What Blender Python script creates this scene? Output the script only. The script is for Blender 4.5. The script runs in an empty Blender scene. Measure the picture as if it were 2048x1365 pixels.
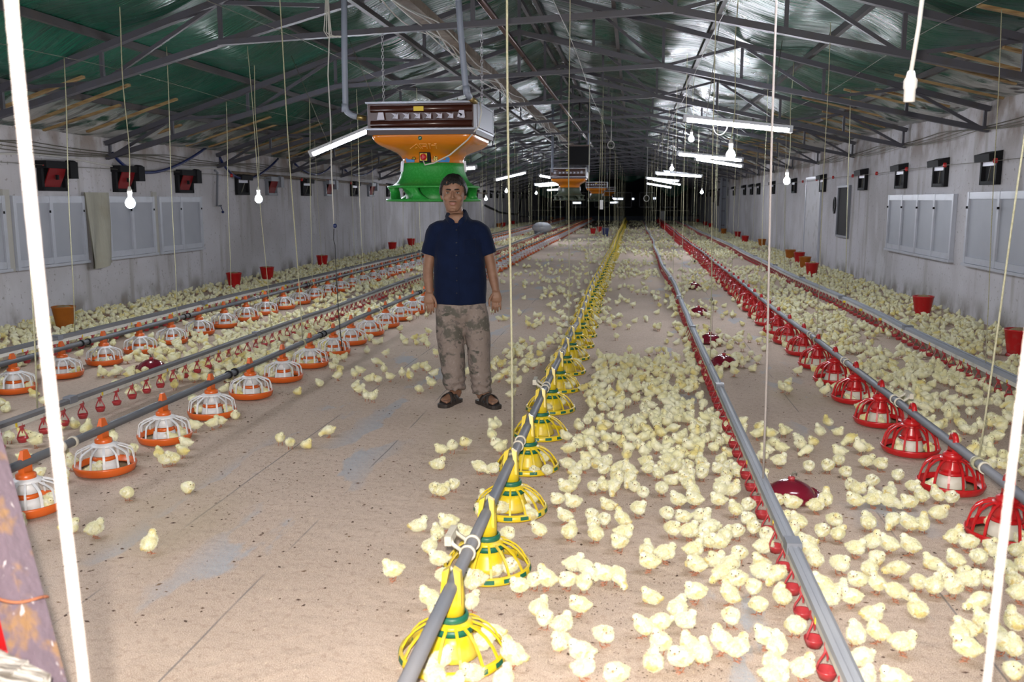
import bpy, math, random
import numpy as np
from mathutils import Vector, Matrix, noise as mnoise

random.seed(7); rng = np.random.default_rng(7)
sc = bpy.context.scene
COL = sc.collection
PI = math.pi

# ------------------------------------------------------------------ camera, world, flash, exposure
EYE = 1.5                       # camera height
FPX, VPX, VPY = 1800.0, 1268.0, 400.0      # focal length and the vanishing point of the long walls
cam_d = bpy.data.cameras.new('camera'); cam = bpy.data.objects.new('camera', cam_d); COL.objects.link(cam)
cam_d.sensor_width = 36.0; cam_d.lens = FPX / 2048 * 36.0
cam_d.clip_start = 0.05; cam_d.clip_end = 300
_d = Vector((VPX - 1024, 682.5 - VPY, -FPX)).normalized()      # world +Y seen from the camera
_u = Vector((0, FPX, 682.5 - VPY)).normalized()
_u = (_u - _d * _u.dot(_d)).normalized()                        # world +Z seen from the camera
_r = _d.cross(_u)                                               # world +X
RC = Matrix((_r, _d, _u))                                       # camera -> world
cam.matrix_world = Matrix.Translation((0, 0, EYE)) @ RC.to_4x4()
sc.camera = cam
cam_d.dof.use_dof = True; cam_d.dof.focus_distance = 6.6; cam_d.dof.aperture_fstop = 4.5

w = bpy.data.worlds.new('world'); sc.world = w; w.use_nodes = True
w.node_tree.nodes['Background'].inputs[0].default_value = (0.35, 0.42, 0.6, 1)
w.node_tree.nodes['Background'].inputs[1].default_value = 0.25

fl = bpy.data.lights.new('camera_flash', 'SPOT'); fl.energy = 455; fl.color = (1.0, 0.93, 0.85); fl.shadow_soft_size = 0.025
fl.spot_size = math.radians(95); fl.spot_blend = 0.6
flo = bpy.data.objects.new('camera_flash', fl); COL.objects.link(flo)
flo.matrix_world = Matrix.Translation((-0.02, -0.03, EYE + 0.11)) @ RC.to_4x4()

sc.view_settings.view_transform = 'Standard'; sc.view_settings.look = 'None'
sc.view_settings.gamma = 1.0; sc.view_settings.use_curve_mapping = False
sc.view_settings.exposure = 1.3
BULB_E, TUBE_E = 212.0, 49.0
sc.cycles.max_bounces = 5; sc.cycles.diffuse_bounces = 3; sc.cycles.glossy_bounces = 3
sc.cycles.sample_clamp_indirect = 4.0
try:
    sc.cycles.use_denoising = True
except Exception: pass

# ------------------------------------------------------------------ places: a pixel of the photo back to the room
def ray(px, py):
    return (RC @ Vector((px - 1024, 682.5 - py, -FPX)))
def on_floor(px, py, z=0.0):
    d = ray(px, py); t = (z - EYE) / d.z
    return Vector((d.x * t, d.y * t, z))
def at_y(px, py, Y):
    d = ray(px, py); t = Y / d.y
    return Vector((d.x * t, Y, EYE + d.z * t))
def at_x(px, py, X):
    d = ray(px, py); t = X / d.x
    return Vector((X, d.y * t, EYE + d.z * t))
def proj(p):
    v = RC.transposed() @ (Vector(p) - Vector((0, 0, EYE)))
    return (1024 + FPX * v.x / -v.z, 682.5 - FPX * v.y / -v.z, -v.z)

# ------------------------------------------------------------------ materials
def mat(name, c, rough=0.6, spec=0.4, metal=0.0, noise=None, bump=None, sss=0.0, coat=0.0, emit=None, sheen=0.0, trans=0.0):
    """noise: list of (scale, detail, lo, hi, colour, stretch) layers mixed over the base colour; bump: (scale, strength, stretch)"""
    m = bpy.data.materials.new(name); m.use_nodes = True
    nt = m.node_tree; N = nt.nodes; L = nt.links
    b = N['Principled BSDF']
    b.inputs['Base Color'].default_value = (*c, 1); b.inputs['Roughness'].default_value = rough
    b.inputs['Specular IOR Level'].default_value = spec; b.inputs['Metallic'].default_value = metal
    if sss:
        b.inputs['Subsurface Weight'].default_value = sss; b.inputs['Subsurface Radius'].default_value = (0.012, 0.008, 0.004); b.inputs['Subsurface Scale'].default_value = 1.0
    if coat: b.inputs['Coat Weight'].default_value = coat; b.inputs['Coat Roughness'].default_value = 0.15
    if sheen: b.inputs['Sheen Weight'].default_value = sheen
    if trans: b.inputs['Transmission Weight'].default_value = trans
    if emit: b.inputs['Emission Color'].default_value = (*emit[0], 1); b.inputs['Emission Strength'].default_value = emit[1]
    tc = None
    def coord(stretch, world=False):
        nonlocal tc
        if tc is None: tc = N.new('ShaderNodeTexCoord')
        mp = N.new('ShaderNodeMapping'); L.new(tc.outputs['Object'], mp.inputs['Vector'])
        mp.inputs['Scale'].default_value = stretch or (1, 1, 1)
        return mp.outputs['Vector']
    prev = None
    for lay in noise or []:
        s, det, lo, hi, col = lay[:5]; st = lay[5] if len(lay) > 5 else None
        n = N.new('ShaderNodeTexNoise'); n.inputs['Scale'].default_value = s; n.inputs['Detail'].default_value = det
        L.new(coord(st), n.inputs['Vector'])
        r = N.new('ShaderNodeMapRange'); r.inputs['From Min'].default_value = lo; r.inputs['From Max'].default_value = hi
        L.new(n.outputs['Fac'], r.inputs['Value'])
        mx = N.new('ShaderNodeMix'); mx.data_type = 'RGBA'
        L.new(r.outputs['Result'], mx.inputs[0])
        if prev is None: mx.inputs[6].default_value = (*c, 1)
        else: L.new(prev, mx.inputs[6])
        mx.inputs[7].default_value = (*col, 1); prev = mx.outputs[2]
    if prev is not None: L.new(prev, b.inputs['Base Color'])
    if bump:
        n = N.new('ShaderNodeTexNoise'); n.inputs['Scale'].default_value = bump[0]; n.inputs['Detail'].default_value = 5
        L.new(coord(bump[2] if len(bump) > 2 else None), n.inputs['Vector'])
        bp = N.new('ShaderNodeBump'); bp.inputs['Strength'].default_value = bump[1]; bp.inputs['Distance'].default_value = bump[3] if len(bump) > 3 else 0.02
        L.new(n.outputs['Fac'], bp.inputs['Height']); L.new(bp.outputs['Normal'], b.inputs['Normal'])
    m['_last'] = 0
    return m

M = {}
M['steel'] = mat('truss_paint', (0.058, 0.057, 0.072), 0.5, 0.4, noise=[(6, 3, .5, .75, (0.055, 0.05, 0.052))])
M['purlin'] = mat('purlin_paint', (0.05, 0.045, 0.048), 0.55, 0.4, noise=[(3, 3, .5, .8, (0.08, 0.06, 0.05))])
M['galv'] = mat('galvanised', (0.42, 0.42, 0.45), 0.38, 0.5, 0.75, noise=[(9, 3, .4, .7, (0.3, 0.3, 0.33))])
M['pipe'] = mat('grey_feed_pipe', (0.16, 0.17, 0.20), 0.55, 0.4, 0.0, noise=[(7, 4, .45, .8, (0.30, 0.28, 0.28), (1, .15, 1))])
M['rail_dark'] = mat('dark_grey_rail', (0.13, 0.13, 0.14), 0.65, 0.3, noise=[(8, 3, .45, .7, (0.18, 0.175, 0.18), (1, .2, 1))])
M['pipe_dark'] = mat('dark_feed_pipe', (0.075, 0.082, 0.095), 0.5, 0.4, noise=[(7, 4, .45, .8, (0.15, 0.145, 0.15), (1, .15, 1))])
M['rail'] = mat('grey_rail', (0.27, 0.285, 0.32), 0.6, 0.35, noise=[(8, 3, .45, .7, (0.34, 0.35, 0.375), (1, .2, 1))])
M['whitepipe'] = mat('white_pvc', (0.55, 0.54, 0.50), 0.45, noise=[(9, 3, .5, .8, (0.36, 0.33, 0.28))])
M['red'] = mat('red_plastic', (0.42, 0.010, 0.012), 0.32, 0.5, noise=[(14, 4, .55, .8, (0.35, 0.06, 0.05))])
M['redcup'] = mat('red_cup_plastic', (0.34, 0.030, 0.035), 0.35, 0.5, noise=[(30, 3, .5, .8, (0.36, 0.10, 0.11))])
M['maroon'] = mat('maroon_plastic', (0.15, 0.009, 0.022), 0.15, 0.6, coat=0.4)
M['yellow'] = mat('yellow_plastic', (0.62, 0.45, 0.012), 0.38, 0.5, noise=[(12, 4, .5, .8, (0.50, 0.40, 0.12))])
M['green_ring'] = mat('green_insert_plastic', (0.008, 0.105, 0.06), 0.45, noise=[(25, 3, .5, .8, (0.06, 0.15, 0.11))])
M['orange'] = mat('orange_plastic', (0.56, 0.10, 0.012), 0.35, 0.5, noise=[(14, 4, .55, .8, (0.45, 0.11, 0.03))])
M['white'] = mat('white_plastic', (0.62, 0.62, 0.64), 0.4, noise=[(10, 3, .5, .85, (0.46, 0.45, 0.46))])
M['offwhite'] = mat('off_white_feed_ring', (0.55, 0.52, 0.45), 0.5, noise=[(14, 3, .5, .8, (0.45, 0.40, 0.31))])
M['clamp'] = mat('cream_bracket', (0.56, 0.52, 0.43), 0.5, noise=[(40, 3, .5, .8, (0.35, 0.31, 0.25))])
M['black'] = mat('black_plastic', (0.008, 0.008, 0.010), 0.7, 0.2)
M['dark'] = mat('dark_opening', (0.006, 0.006, 0.008), 0.8)
M['rope'] = mat('cream_cord', (0.52, 0.50, 0.35), 0.85, 0.2, bump=(900, .6, (1, 1, .3)), noise=[(300, 2, .4, .7, (0.36, 0.34, 0.21), (1, 1, .25))])
M['ropewhite'] = mat('white_cord', (0.44, 0.39, 0.37), 0.8, 0.2, bump=(700, .7, (1, 1, .35)), noise=[(260, 2, .4, .7, (0.50, 0.44, 0.41), (1, 1, .3))])
M['cable_white'] = mat('white_cable', (0.50, 0.49, 0.46), 0.5)
M['cable_black'] = mat('black_cable', (0.012, 0.012, 0.014), 0.5)
M['wire'] = mat('steel_wire', (0.16, 0.15, 0.12), 0.5, 0.4, 0.6)
M['hose'] = mat('blue_hose', (0.012, 0.022, 0.10), 0.4)
M['wood'] = mat('batten_wood', (0.32, 0.225, 0.105), 0.75, noise=[(4, 4, .35, .7, (0.16, 0.085, 0.03), (.4, 9, 9))])
M['duct'] = mat('brown_duct', (0.17, 0.13, 0.095), 0.7, noise=[(3, 4, .45, .7, (0.10, 0.06, 0.035)), (8, 3, .55, .75, (0.28, 0.24, 0.19))])
M['unit_orange'] = mat('heater_orange', (0.58, 0.175, 0.006), 0.22, 0.5, coat=0.3, noise=[(3, 3, .5, .8, (0.50, 0.14, 0.006))])
M['unit_green'] = mat('heater_green', (0.018, 0.25, 0.035), 0.42, 0.4, noise=[(60, 2, .45, .75, (0.04, 0.31, 0.06))])
M['unit_brown'] = mat('heater_coil_brown', (0.045, 0.012, 0.007), 0.28, 0.5)
M['unit_frame'] = mat('heater_frame_grey', (0.06, 0.045, 0.05), 0.5)
M['chrome'] = mat('chrome', (0.24, 0.25, 0.28), 0.34, 0.5, 1.0)
M['brass'] = mat('brass', (0.30, 0.22, 0.09), 0.35, 0.5, 0.8)
M['pvc_grey'] = mat('grey_pvc', (0.23, 0.26, 0.33), 0.4)
M['sky_blue'] = mat('blue_patch', (0.045, 0.20, 0.50), 0.5)
M['sticker'] = mat('yellow_sticker', (0.62, 0.46, 0.03), 0.4)
M['orange_deep'] = mat('orange_emblem', (0.36, 0.085, 0.006), 0.5)
M['orange_lit_edge'] = mat('orange_emblem_lit_edge', (0.72, 0.30, 0.05), 0.35)
M['upvc'] = mat('upvc_white', (0.44, 0.46, 0.52), 0.35, noise=[(4, 3, .5, .8, (0.36, 0.37, 0.41))])
M['pane'] = mat('frosted_panel', (0.36, 0.375, 0.42), 0.55, noise=[(2, 3, .4, .8, (0.31, 0.325, 0.37))])
M['sheet'] = mat('plastic_sheet', (0.33, 0.32, 0.265), 0.6, bump=(5, .6, (1, 4, 1)), noise=[(2, 3, .5, .8, (0.26, 0.24, 0.18))])
M['vent_red'] = mat('vent_red', (0.19, 0.006, 0.009), 0.5)
M['vent_grey'] = mat('vent_grey', (0.17, 0.18, 0.21), 0.5)
M['strip'] = mat('vent_strip', (0.50, 0.50, 0.60), 0.4)
M['feed'] = mat('feed_crumble', (0.42, 0.31, 0.17), 0.9, bump=(250, .8), noise=[(160, 3, .4, .7, (0.26, 0.18, 0.09))])
M['tube_on'] = mat('lit_tube', (1, 1, 1), 0.4, emit=((0.86, 0.90, 1.0), TUBE_E))
M['bulb_on'] = mat('lit_bulb', (1, 1, 1), 0.4, emit=((0.90, 0.93, 1.0), BULB_E))
M['ceramic'] = mat('white_lamp_holder', (0.62, 0.60, 0.57), 0.35)
M['housing'] = mat('lamp_housing', (0.45, 0.46, 0.50), 0.4)
M['endwall'] = mat('end_wall_unlit', (0.012, 0.014, 0.018), 0.8)  # near-black colour stands in for the unlit far end
M['blue_curb'] = mat('dark_blue_sheet', (0.02, 0.03, 0.05), 0.6)
M['tarp2'] = mat('green_tarp', (0.010, 0.085, 0.055), 0.4)
M['peel'] = mat('peeling_purple_paint', (0.115, 0.085, 0.105), 0.5, noise=[(14, 4, .54, .66, (0.21, 0.12, 0.06)), (30, 4, .66, .71, (0.36, 0.32, 0.33), (2, 2, .6))], bump=(30, .3))
M['greywood'] = mat('weathered_board', (0.40, 0.37, 0.34), 0.85, noise=[(6, 5, .4, .62, (0.10, 0.085, 0.07), (.6, 14, 14))], bump=(20, .5, (.5, 9, 9)))
M['rust'] = mat('rusty_wire', (0.22, 0.075, 0.035), 0.85)

# ------------------------------------------------------------------ mesh builder
class MB:
    def __init__(s): s.v = []; s.f = []; s.m = []; s.sm = []
    def add(s, verts, faces, mi=0, smooth=True, T=None):
        o = len(s.v)
        for p in verts:
            s.v.append(tuple(T @ Vector(p)) if T is not None else tuple(p))
        for f in faces: s.f.append(tuple(i + o for i in f)); s.m.append(mi); s.sm.append(smooth)
        return s
    def box(s, a, b, mi=0, T=None):
        x0, y0, z0 = a; x1, y1, z1 = b
        return s.add([(x0,y0,z0),(x1,y0,z0),(x1,y1,z0),(x0,y1,z0),(x0,y0,z1),(x1,y0,z1),(x1,y1,z1),(x0,y1,z1)],
              [(3,2,1,0),(4,5,6,7),(0,1,5,4),(1,2,6,5),(2,3,7,6),(3,0,4,7)], mi, False, T)
    def bar(s, p, q, wd, h, mi=0, up=(0, 0, 1)):
        p, q = Vector(p), Vector(q); d = (q - p).normalized(); u = Vector(up)
        if abs(d.dot(u)) > .95: u = Vector((0, 1, 0))
        x = d.cross(u).normalized() * wd / 2; z = x.cross(d).normalized() * h / 2
        vs = [p-x-z, p+x-z, p+x+z, p-x+z, q-x-z, q+x-z, q+x+z, q-x+z]
        return s.add(vs, [(3,2,1,0),(4,5,6,7),(0,1,5,4),(1,2,6,5),(2,3,7,6),(3,0,4,7)], mi, False)
    def tube(s, pts, r, n=8, mi=0, cap=True):
        pts = [Vector(p) for p in pts]; k = len(pts); rs = r if isinstance(r, (list, tuple)) else [r] * k
        vs = []; fs = []; px = None
        for i, p in enumerate(pts):
            d = (pts[min(i + 1, k - 1)] - pts[max(i - 1, 0)]).normalized()
            if px is None:
                a = Vector((0, 0, 1)) if abs(d.z) < .9 else Vector((1, 0, 0)); px = d.cross(a).normalized()
            px = (px - d * px.dot(d)).normalized(); py = d.cross(px)
            for j in range(n):
                t = 2 * PI * j / n; vs.append(p + (px * math.cos(t) + py * math.sin(t)) * rs[i])
        for i in range(k - 1):
            for j in range(n):
                a, b = i * n + j, i * n + (j + 1) % n; fs.append((a, b, b + n, a + n))
        if cap: fs.append(tuple(range(n - 1, -1, -1))); fs.append(tuple(range((k - 1) * n, k * n)))
        return s.add(vs, fs, mi, True)
    def lathe(s, prof, n=24, mi=0, c=(0, 0, 0), T=None):
        vs = []; fs = []; k = len(prof)
        for r, z in prof:
            for j in range(n):
                t = 2 * PI * j / n; vs.append((c[0] + r * math.cos(t), c[1] + r * math.sin(t), c[2] + z))
        for i in range(k - 1):
            for j in range(n):
                a, b = i * n + j, i * n + (j + 1) % n; fs.append((a, b, b + n, a + n))
        return s.add(vs, fs, mi, True, T)
    def ell(s, c, r, mi=0, nu=14, nv=9, R=None):
        vs = [(0, 0, -1)]; fs = []
        for i in range(1, nv):
            a = -PI / 2 + PI * i / nv
            for j in range(nu):
                t = 2 * PI * j / nu; vs.append((math.cos(a) * math.cos(t), math.cos(a) * math.sin(t), math.sin(a)))
        vs.append((0, 0, 1)); e = len(vs) - 1
        for j in range(nu):
            fs.append((0, 1 + (j + 1) % nu, 1 + j)); fs.append((e, e - nu + j, e - nu + (j + 1) % nu))
        for i in range(nv - 2):
            for j in range(nu):
                a, b = 1 + i * nu + j, 1 + i * nu + (j + 1) % nu; fs.append((a, b, b + nu, a + nu))
        S = Matrix.Diagonal((*r, 1)); T = Matrix.Translation(c) @ (R.to_4x4() if R is not None else Matrix.Identity(4)) @ S
        return s.add(vs, fs, mi, True, T)
    def loft(s, rings, n=20, mi=0):
        """rings: (centre, rx, ry, xaxis, yaxis, power)"""
        vs = []; fs = []
        for R in rings:
            c, rx, ry = R[:3]; ax = Vector(R[3]) if len(R) > 3 else Vector((1, 0, 0)); ay = Vector(R[4]) if len(R) > 4 else Vector((0, 1, 0)); pw = R[5] if len(R) > 5 else 2.0
            for j in range(n):
                t = 2 * PI * j / n; ct, st = math.cos(t), math.sin(t)
                x = math.copysign(abs(ct) ** (2 / pw), ct); y = math.copysign(abs(st) ** (2 / pw), st)
                vs.append(Vector(c) + ax * (x * rx) + ay * (y * ry))
        k = len(rings)
        for i in range(k - 1):
            for j in range(n):
                a, b = i * n + j, i * n + (j + 1) % n; fs.append((a, b, b + n, a + n))
        fs.append(tuple(range(n - 1, -1, -1))); fs.append(tuple(range((k - 1) * n, k * n)))
        return s.add(vs, fs, mi, True)
    def mesh(s, name, mats):
        me = bpy.data.meshes.new(name); me.from_pydata(s.v, [], s.f)
        for m in (mats if isinstance(mats, (list, tuple)) else [mats]): me.materials.append(m)
        me.polygons.foreach_set('material_index', s.m); me.polygons.foreach_set('use_smooth', s.sm); me.update()
        return me
    def build(s, name, mats, parent=None, **kw):
        o = bpy.data.objects.new(name, s.mesh(name, mats)); COL.objects.link(o)
        if parent is not None: o.parent = parent
        for k, v in kw.items(): o[k] = v
        return o

def thing(name, label, cat, loc=(0, 0, 0), rz=0.0, group=None):
    o = bpy.data.objects.new(name, None); COL.objects.link(o); o.location = loc; o.rotation_euler = (0, 0, rz)
    o.empty_display_size = .05
    o['label'] = label; o['category'] = cat
    if group: o['group'] = group
    return o
def tag(o, label, cat, group=None):
    o['label'] = label; o['category'] = cat
    if group: o['group'] = group
    return o
def struct(o): o['kind'] = 'structure'; return o
def children_map():
    d = {}
    for o in COL.objects:
        if o.parent: d.setdefault(o.parent, []).append(o)
    return d
def dup(root, kids, loc, rz=None, label=None, group=None):
    r = root.copy(); COL.objects.link(r); r.location = loc
    if rz is not None: r.rotation_euler = (0, 0, rz)
    if label: r['label'] = label
    if group: r['group'] = group
    elif 'group' in r and group == '': del r['group']
    for ch in kids:
        c = ch[0].copy(); COL.objects.link(c); c.parent = r
        for g in ch[1]:
            d = g.copy(); COL.objects.link(d); d.parent = c
    return r
def evaluate(o):
    dg = bpy.context.evaluated_depsgraph_get(); dg.update()
    me = bpy.data.meshes.new_from_object(o.evaluated_get(dg), depsgraph=dg)
    return me
def union_mesh(mb, name, mats, voxel, smooth_it=4, smooth_f=0.5, extra=None):
    """one continuous skin around overlapping closed shapes"""
    o = mb.build('tmp_union', mats)
    r = o.modifiers.new('r', 'REMESH'); r.mode = 'VOXEL'; r.voxel_size = voxel; r.use_smooth_shade = True
    if smooth_it:
        sm = o.modifiers.new('s', 'SMOOTH'); sm.iterations = smooth_it; sm.factor = smooth_f
    me = evaluate(o); me.name = name
    old = o.data; bpy.data.objects.remove(o); bpy.data.meshes.remove(old)
    me.polygons.foreach_set('use_smooth', [True] * len(me.polygons))
    return me
ONES = 'zero first second third fourth fifth sixth seventh eighth ninth tenth eleventh twelfth thirteenth fourteenth fifteenth sixteenth seventeenth eighteenth nineteenth'.split()
TENS = {20: 'twent', 30: 'thirt', 40: 'fort', 50: 'fift', 60: 'sixt', 70: 'sevent', 80: 'eight', 90: 'ninet'}
def nth(n):
    if n < 20: return ONES[n]
    t = n // 10 * 10
    return TENS[t] + 'ieth' if n == t else TENS[t] + 'y-' + ONES[n - t]
# ------------------------------------------------------------------ the room
XL, XR, RX, RZ, LE, RE, Y0, Y1 = -7.3, 4.28, -1.5, 4.2, 2.3, 2.62, -3.0, 72.0
SL, SR = (RZ - LE) / (RX - XL), (RZ - RE) / (XR - RX)
def roof_z(x): return RZ - (RX - x) * SL if x < RX else RZ - (x - RX) * SR

def node_kit(m):
    nt = m.node_tree; N, L = nt.nodes, nt.links
    def math_(op, a, b=None, clamp=False):
        n = N.new('ShaderNodeMath'); n.operation = op; n.use_clamp = clamp
        for i, v in enumerate((a, b)):
            if v is None: continue
            if isinstance(v, (int, float)): n.inputs[i].default_value = v
            else: L.new(v, n.inputs[i])
        return n.outputs[0]
    def rng_(v, a, b, c=0.0, d=1.0):
        n = N.new('ShaderNodeMapRange'); n.interpolation_type = 'SMOOTHSTEP'
        for k, x in zip(('From Min', 'From Max', 'To Min', 'To Max'), (a, b, c, d)): n.inputs[k].default_value = x
        L.new(v, n.inputs['Value']); return n.outputs['Result']
    def noise_(vec, s, det=3, st=(1, 1, 1)):
        mp = N.new('ShaderNodeMapping'); mp.inputs['Scale'].default_value = st; L.new(vec, mp.inputs['Vector'])
        n = N.new('ShaderNodeTexNoise'); n.inputs['Scale'].default_value = s; n.inputs['Detail'].default_value = det
        L.new(mp.outputs[0], n.inputs['Vector']); return n.outputs['Fac']
    def mix_(f, a, b):
        n = N.new('ShaderNodeMix'); n.data_type = 'RGBA'; L.new(f, n.inputs[0])
        for i, v in ((6, a), (7, b)):
            if isinstance(v, tuple): n.inputs[i].default_value = (*v, 1)
            else: L.new(v, n.inputs[i])
        return n.outputs[2]
    tc = N.new('ShaderNodeTexCoord').outputs['Object']
    sx = N.new('ShaderNodeSeparateXYZ'); L.new(tc, sx.inputs[0])
    return N, L, math_, rng_, noise_, mix_, tc, sx.outputs

# floor: sawdust litter with dark specks, worn-through patches and sheet seams
mf = mat('litter', (0.5, 0.4, 0.3), 0.92, 0.15)
N, L, ma, rg, no, mx, tc, S = node_kit(mf)
c = mx(rg(no(tc, 1.1, 4), .38, .66), (0.55, 0.425, 0.345), (0.45, 0.345, 0.275))
c = mx(rg(no(tc, 260, 3), .40, .66), c, (0.70, 0.58, 0.48))
c = mx(rg(no(tc, 300, 3), .54, .66), c, (0.30, 0.205, 0.155))
c = mx(rg(no(tc, 34, 4), .52, .68, 0, .55), c, (0.40, 0.29, 0.225))
c = mx(rg(no(tc, 120, 2, (1, .25, 1)), .66, .72, 0, .7), c, (0.74, 0.62, 0.47))
vo = N.new('ShaderNodeTexVoronoi'); vo.inputs['Scale'].default_value = 62; L.new(tc, vo.inputs['Vector'])
speck = ma('MULTIPLY', rg(vo.outputs['Distance'], .26, .14), rg(no(tc, 23, 3), .47, .54))
speck = ma('MULTIPLY', speck, rg(no(tc, .55, 2), .40, .62, .25, 1))
c = mx(speck, c, (0.085, 0.055, 0.042))
bare = None
for xs, wd in ((-1.62, .34), (-2.10, .22), (0.42, .22), (1.25, .25)):
    d = rg(ma('ABSOLUTE', ma('ADD', S[0], -xs)), wd, .02)
    bare = d if bare is None else ma('MAXIMUM', bare, d)
patch = ma('MULTIPLY', bare, rg(no(tc, 2.3, 5, (1.6, .55, 1)), .545, .60))
patch = ma('MULTIPLY', patch, rg(no(tc, 90, 2), .30, .50, .35, .85))
c = mx(patch, c, (0.42, 0.43, 0.46))
seam = None
for xs in (-1.45, -2.03, 1.2):
    d = rg(ma('ABSOLUTE', ma('ADD', S[0], ma('ADD', ma('MULTIPLY', no(tc, .8, 2), .03), -xs - .015))), .006, .002)
    seam = d if seam is None else ma('MAXIMUM', seam, d)
seam = ma('MULTIPLY', seam, rg(no(tc, 1.3, 3), .42, .56, 0, .8))
c = mx(seam, c, (0.20, 0.18, 0.18))
damp = rg(no(tc, .9, 4, (1.2, .5, 1)), .55, .72, 0, .45)
c = mx(damp, c, (0.42, 0.34, 0.225))
b = N['Principled BSDF']; L.new(c, b.inputs['Base Color'])
bp = N.new('ShaderNodeBump'); bp.inputs['Strength'].default_value = .6; bp.inputs['Distance'].default_value = .007
L.new(ma('ADD', no(tc, 330, 4), ma('MULTIPLY', no(tc, 14, 4), 3.0)), bp.inputs['Height']); L.new(bp.outputs[0], b.inputs['Normal'])
fl_ = MB(); fl_.add([(XL - .3, Y0, 0), (XR + .3, Y0, 0), (XR + .3, Y1 + .3, 0), (XL - .3, Y1 + .3, 0), (XL - .3, Y0, -.12), (XR + .3, Y0, -.12), (XR + .3, Y1 + .3, -.12), (XL - .3, Y1 + .3, -.12)],
       [(0,1,2,3),(7,6,5,4),(0,4,5,1),(1,5,6,2),(2,6,7,3),(3,7,4,0)], 0, False)
struct(fl_.build('floor', mf))

# plaster walls
mw = mat('plaster', (0.5, 0.5, 0.5), 0.85, 0.2)
N, L, ma, rg, no, mx, tc, S = node_kit(mw)
c = mx(rg(no(tc, .8, 4), .35, .68), (0.55, 0.54, 0.575), (0.44, 0.425, 0.44))
c = mx(rg(no(tc, 3.2, 5, (1, 1.4, .16)), .53, .74, 0, .7), c, (0.30, 0.275, 0.25))
c = mx(rg(no(tc, 2.0, 5, (1, 1, .5)), .60, .70, 0, .8), c, (0.56, 0.555, 0.58))
c = mx(ma('MULTIPLY', rg(no(tc, 2.6, 5, (1, 1, .7)), .42, .66), rg(S[2], .36, .02)), c, (0.235, 0.215, 0.19))
c = mx(ma('MULTIPLY', rg(no(tc, 2.2, 5, (1, 1, .8)), .40, .62, 0, .75), rg(S[2], 1.85, 2.35)), c, (0.22, 0.17, 0.135))
c = mx(rg(no(tc, 22, 4), .63, .70, 0, .6), c, (0.22, 0.20, 0.18))
b = N['Principled BSDF']; L.new(c, b.inputs['Base Color'])
bp = N.new('ShaderNodeBump'); bp.inputs['Strength'].default_value = .35; bp.inputs['Distance'].default_value = .02
L.new(ma('ADD', no(tc, 18, 5), no(tc, 3, 3)), bp.inputs['Height']); L.new(bp.outputs[0], b.inputs['Normal'])
struct(MB().box((XL - .25, Y0, 0), (XL, Y1, LE + .11)).build('wall_left', mw))
struct(MB().box((XR, Y0, 0), (XR + .25, Y1, RE + .11)).build('wall_right', mw))
gable = [(XL - .25, 0), (XR + .25, 0), (XR + .25, RE), (RX, RZ + .1), (XL - .25, LE)]
def gable_wall(name, y0, y1, m):
    v = [(x, y0, z) for x, z in gable] + [(x, y1, z) for x, z in gable]
    return struct(MB().add(v, [(0,1,2,3,4), (9,8,7,6,5)] + [(i, i + 5, (i + 1) % 5 + 5, (i + 1) % 5) for i in range(5)], 0, False).build(name, m))
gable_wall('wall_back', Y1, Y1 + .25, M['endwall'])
gable_wall('wall_front', Y0 - .25, Y0, mw)

# tarpaulin lining: sags between purlins, pleated across the slope
mc = mat('tarpaulin', (0.01, 0.06, 0.04), 0.30, 0.38)
N, L, ma, rg, no, mx, tc, S = node_kit(mc)
c = mx(rg(no(tc, .9, 4), .36, .66), (0.004, 0.052, 0.032), (0.009, 0.090, 0.056))
c = mx(rg(no(tc, 1.5, 5, (.5, 3, 1)), .50, .72, 0, .6), c, (0.028, 0.062, 0.045))
c = mx(ma('MULTIPLY', rg(no(tc, .7, 3), .46, .66, 0, .6), rg(ma('ABSOLUTE', ma('ADD', S[0], .1)), 2.6, .9)), c, (0.050, 0.050, 0.064))
edge = ma('MAXIMUM', rg(S[0], XL + 1.25, XL + .3), rg(S[0], XR - 1.25, XR - .3))
c = mx(ma('MULTIPLY', edge, rg(no(tc, 2.4, 5), .38, .52)), c, (0.42, 0.42, 0.41))
c = mx(ma('MULTIPLY', edge, rg(no(tc, 4.0, 5), .56, .64)), c, (0.035, 0.028, 0.022))
b = N['Principled BSDF']; L.new(c, b.inputs['Base Color'])
L.new(rg(no(tc, 1.2, 3), .3, .7, .20, .38), b.inputs['Roughness'])
bp = N.new('ShaderNodeBump'); bp.inputs['Strength'].default_value = .85; bp.inputs['Distance'].default_value = .035
L.new(ma('ADD', no(tc, 3.0, 4, (.30, 4.2, 1)), ma('MULTIPLY', no(tc, 2.0, 5, (.7, 12, 1)), .6)), bp.inputs['Height']); L.new(bp.outputs[0], b.inputs['Normal'])
PUR = 1.2
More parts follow.
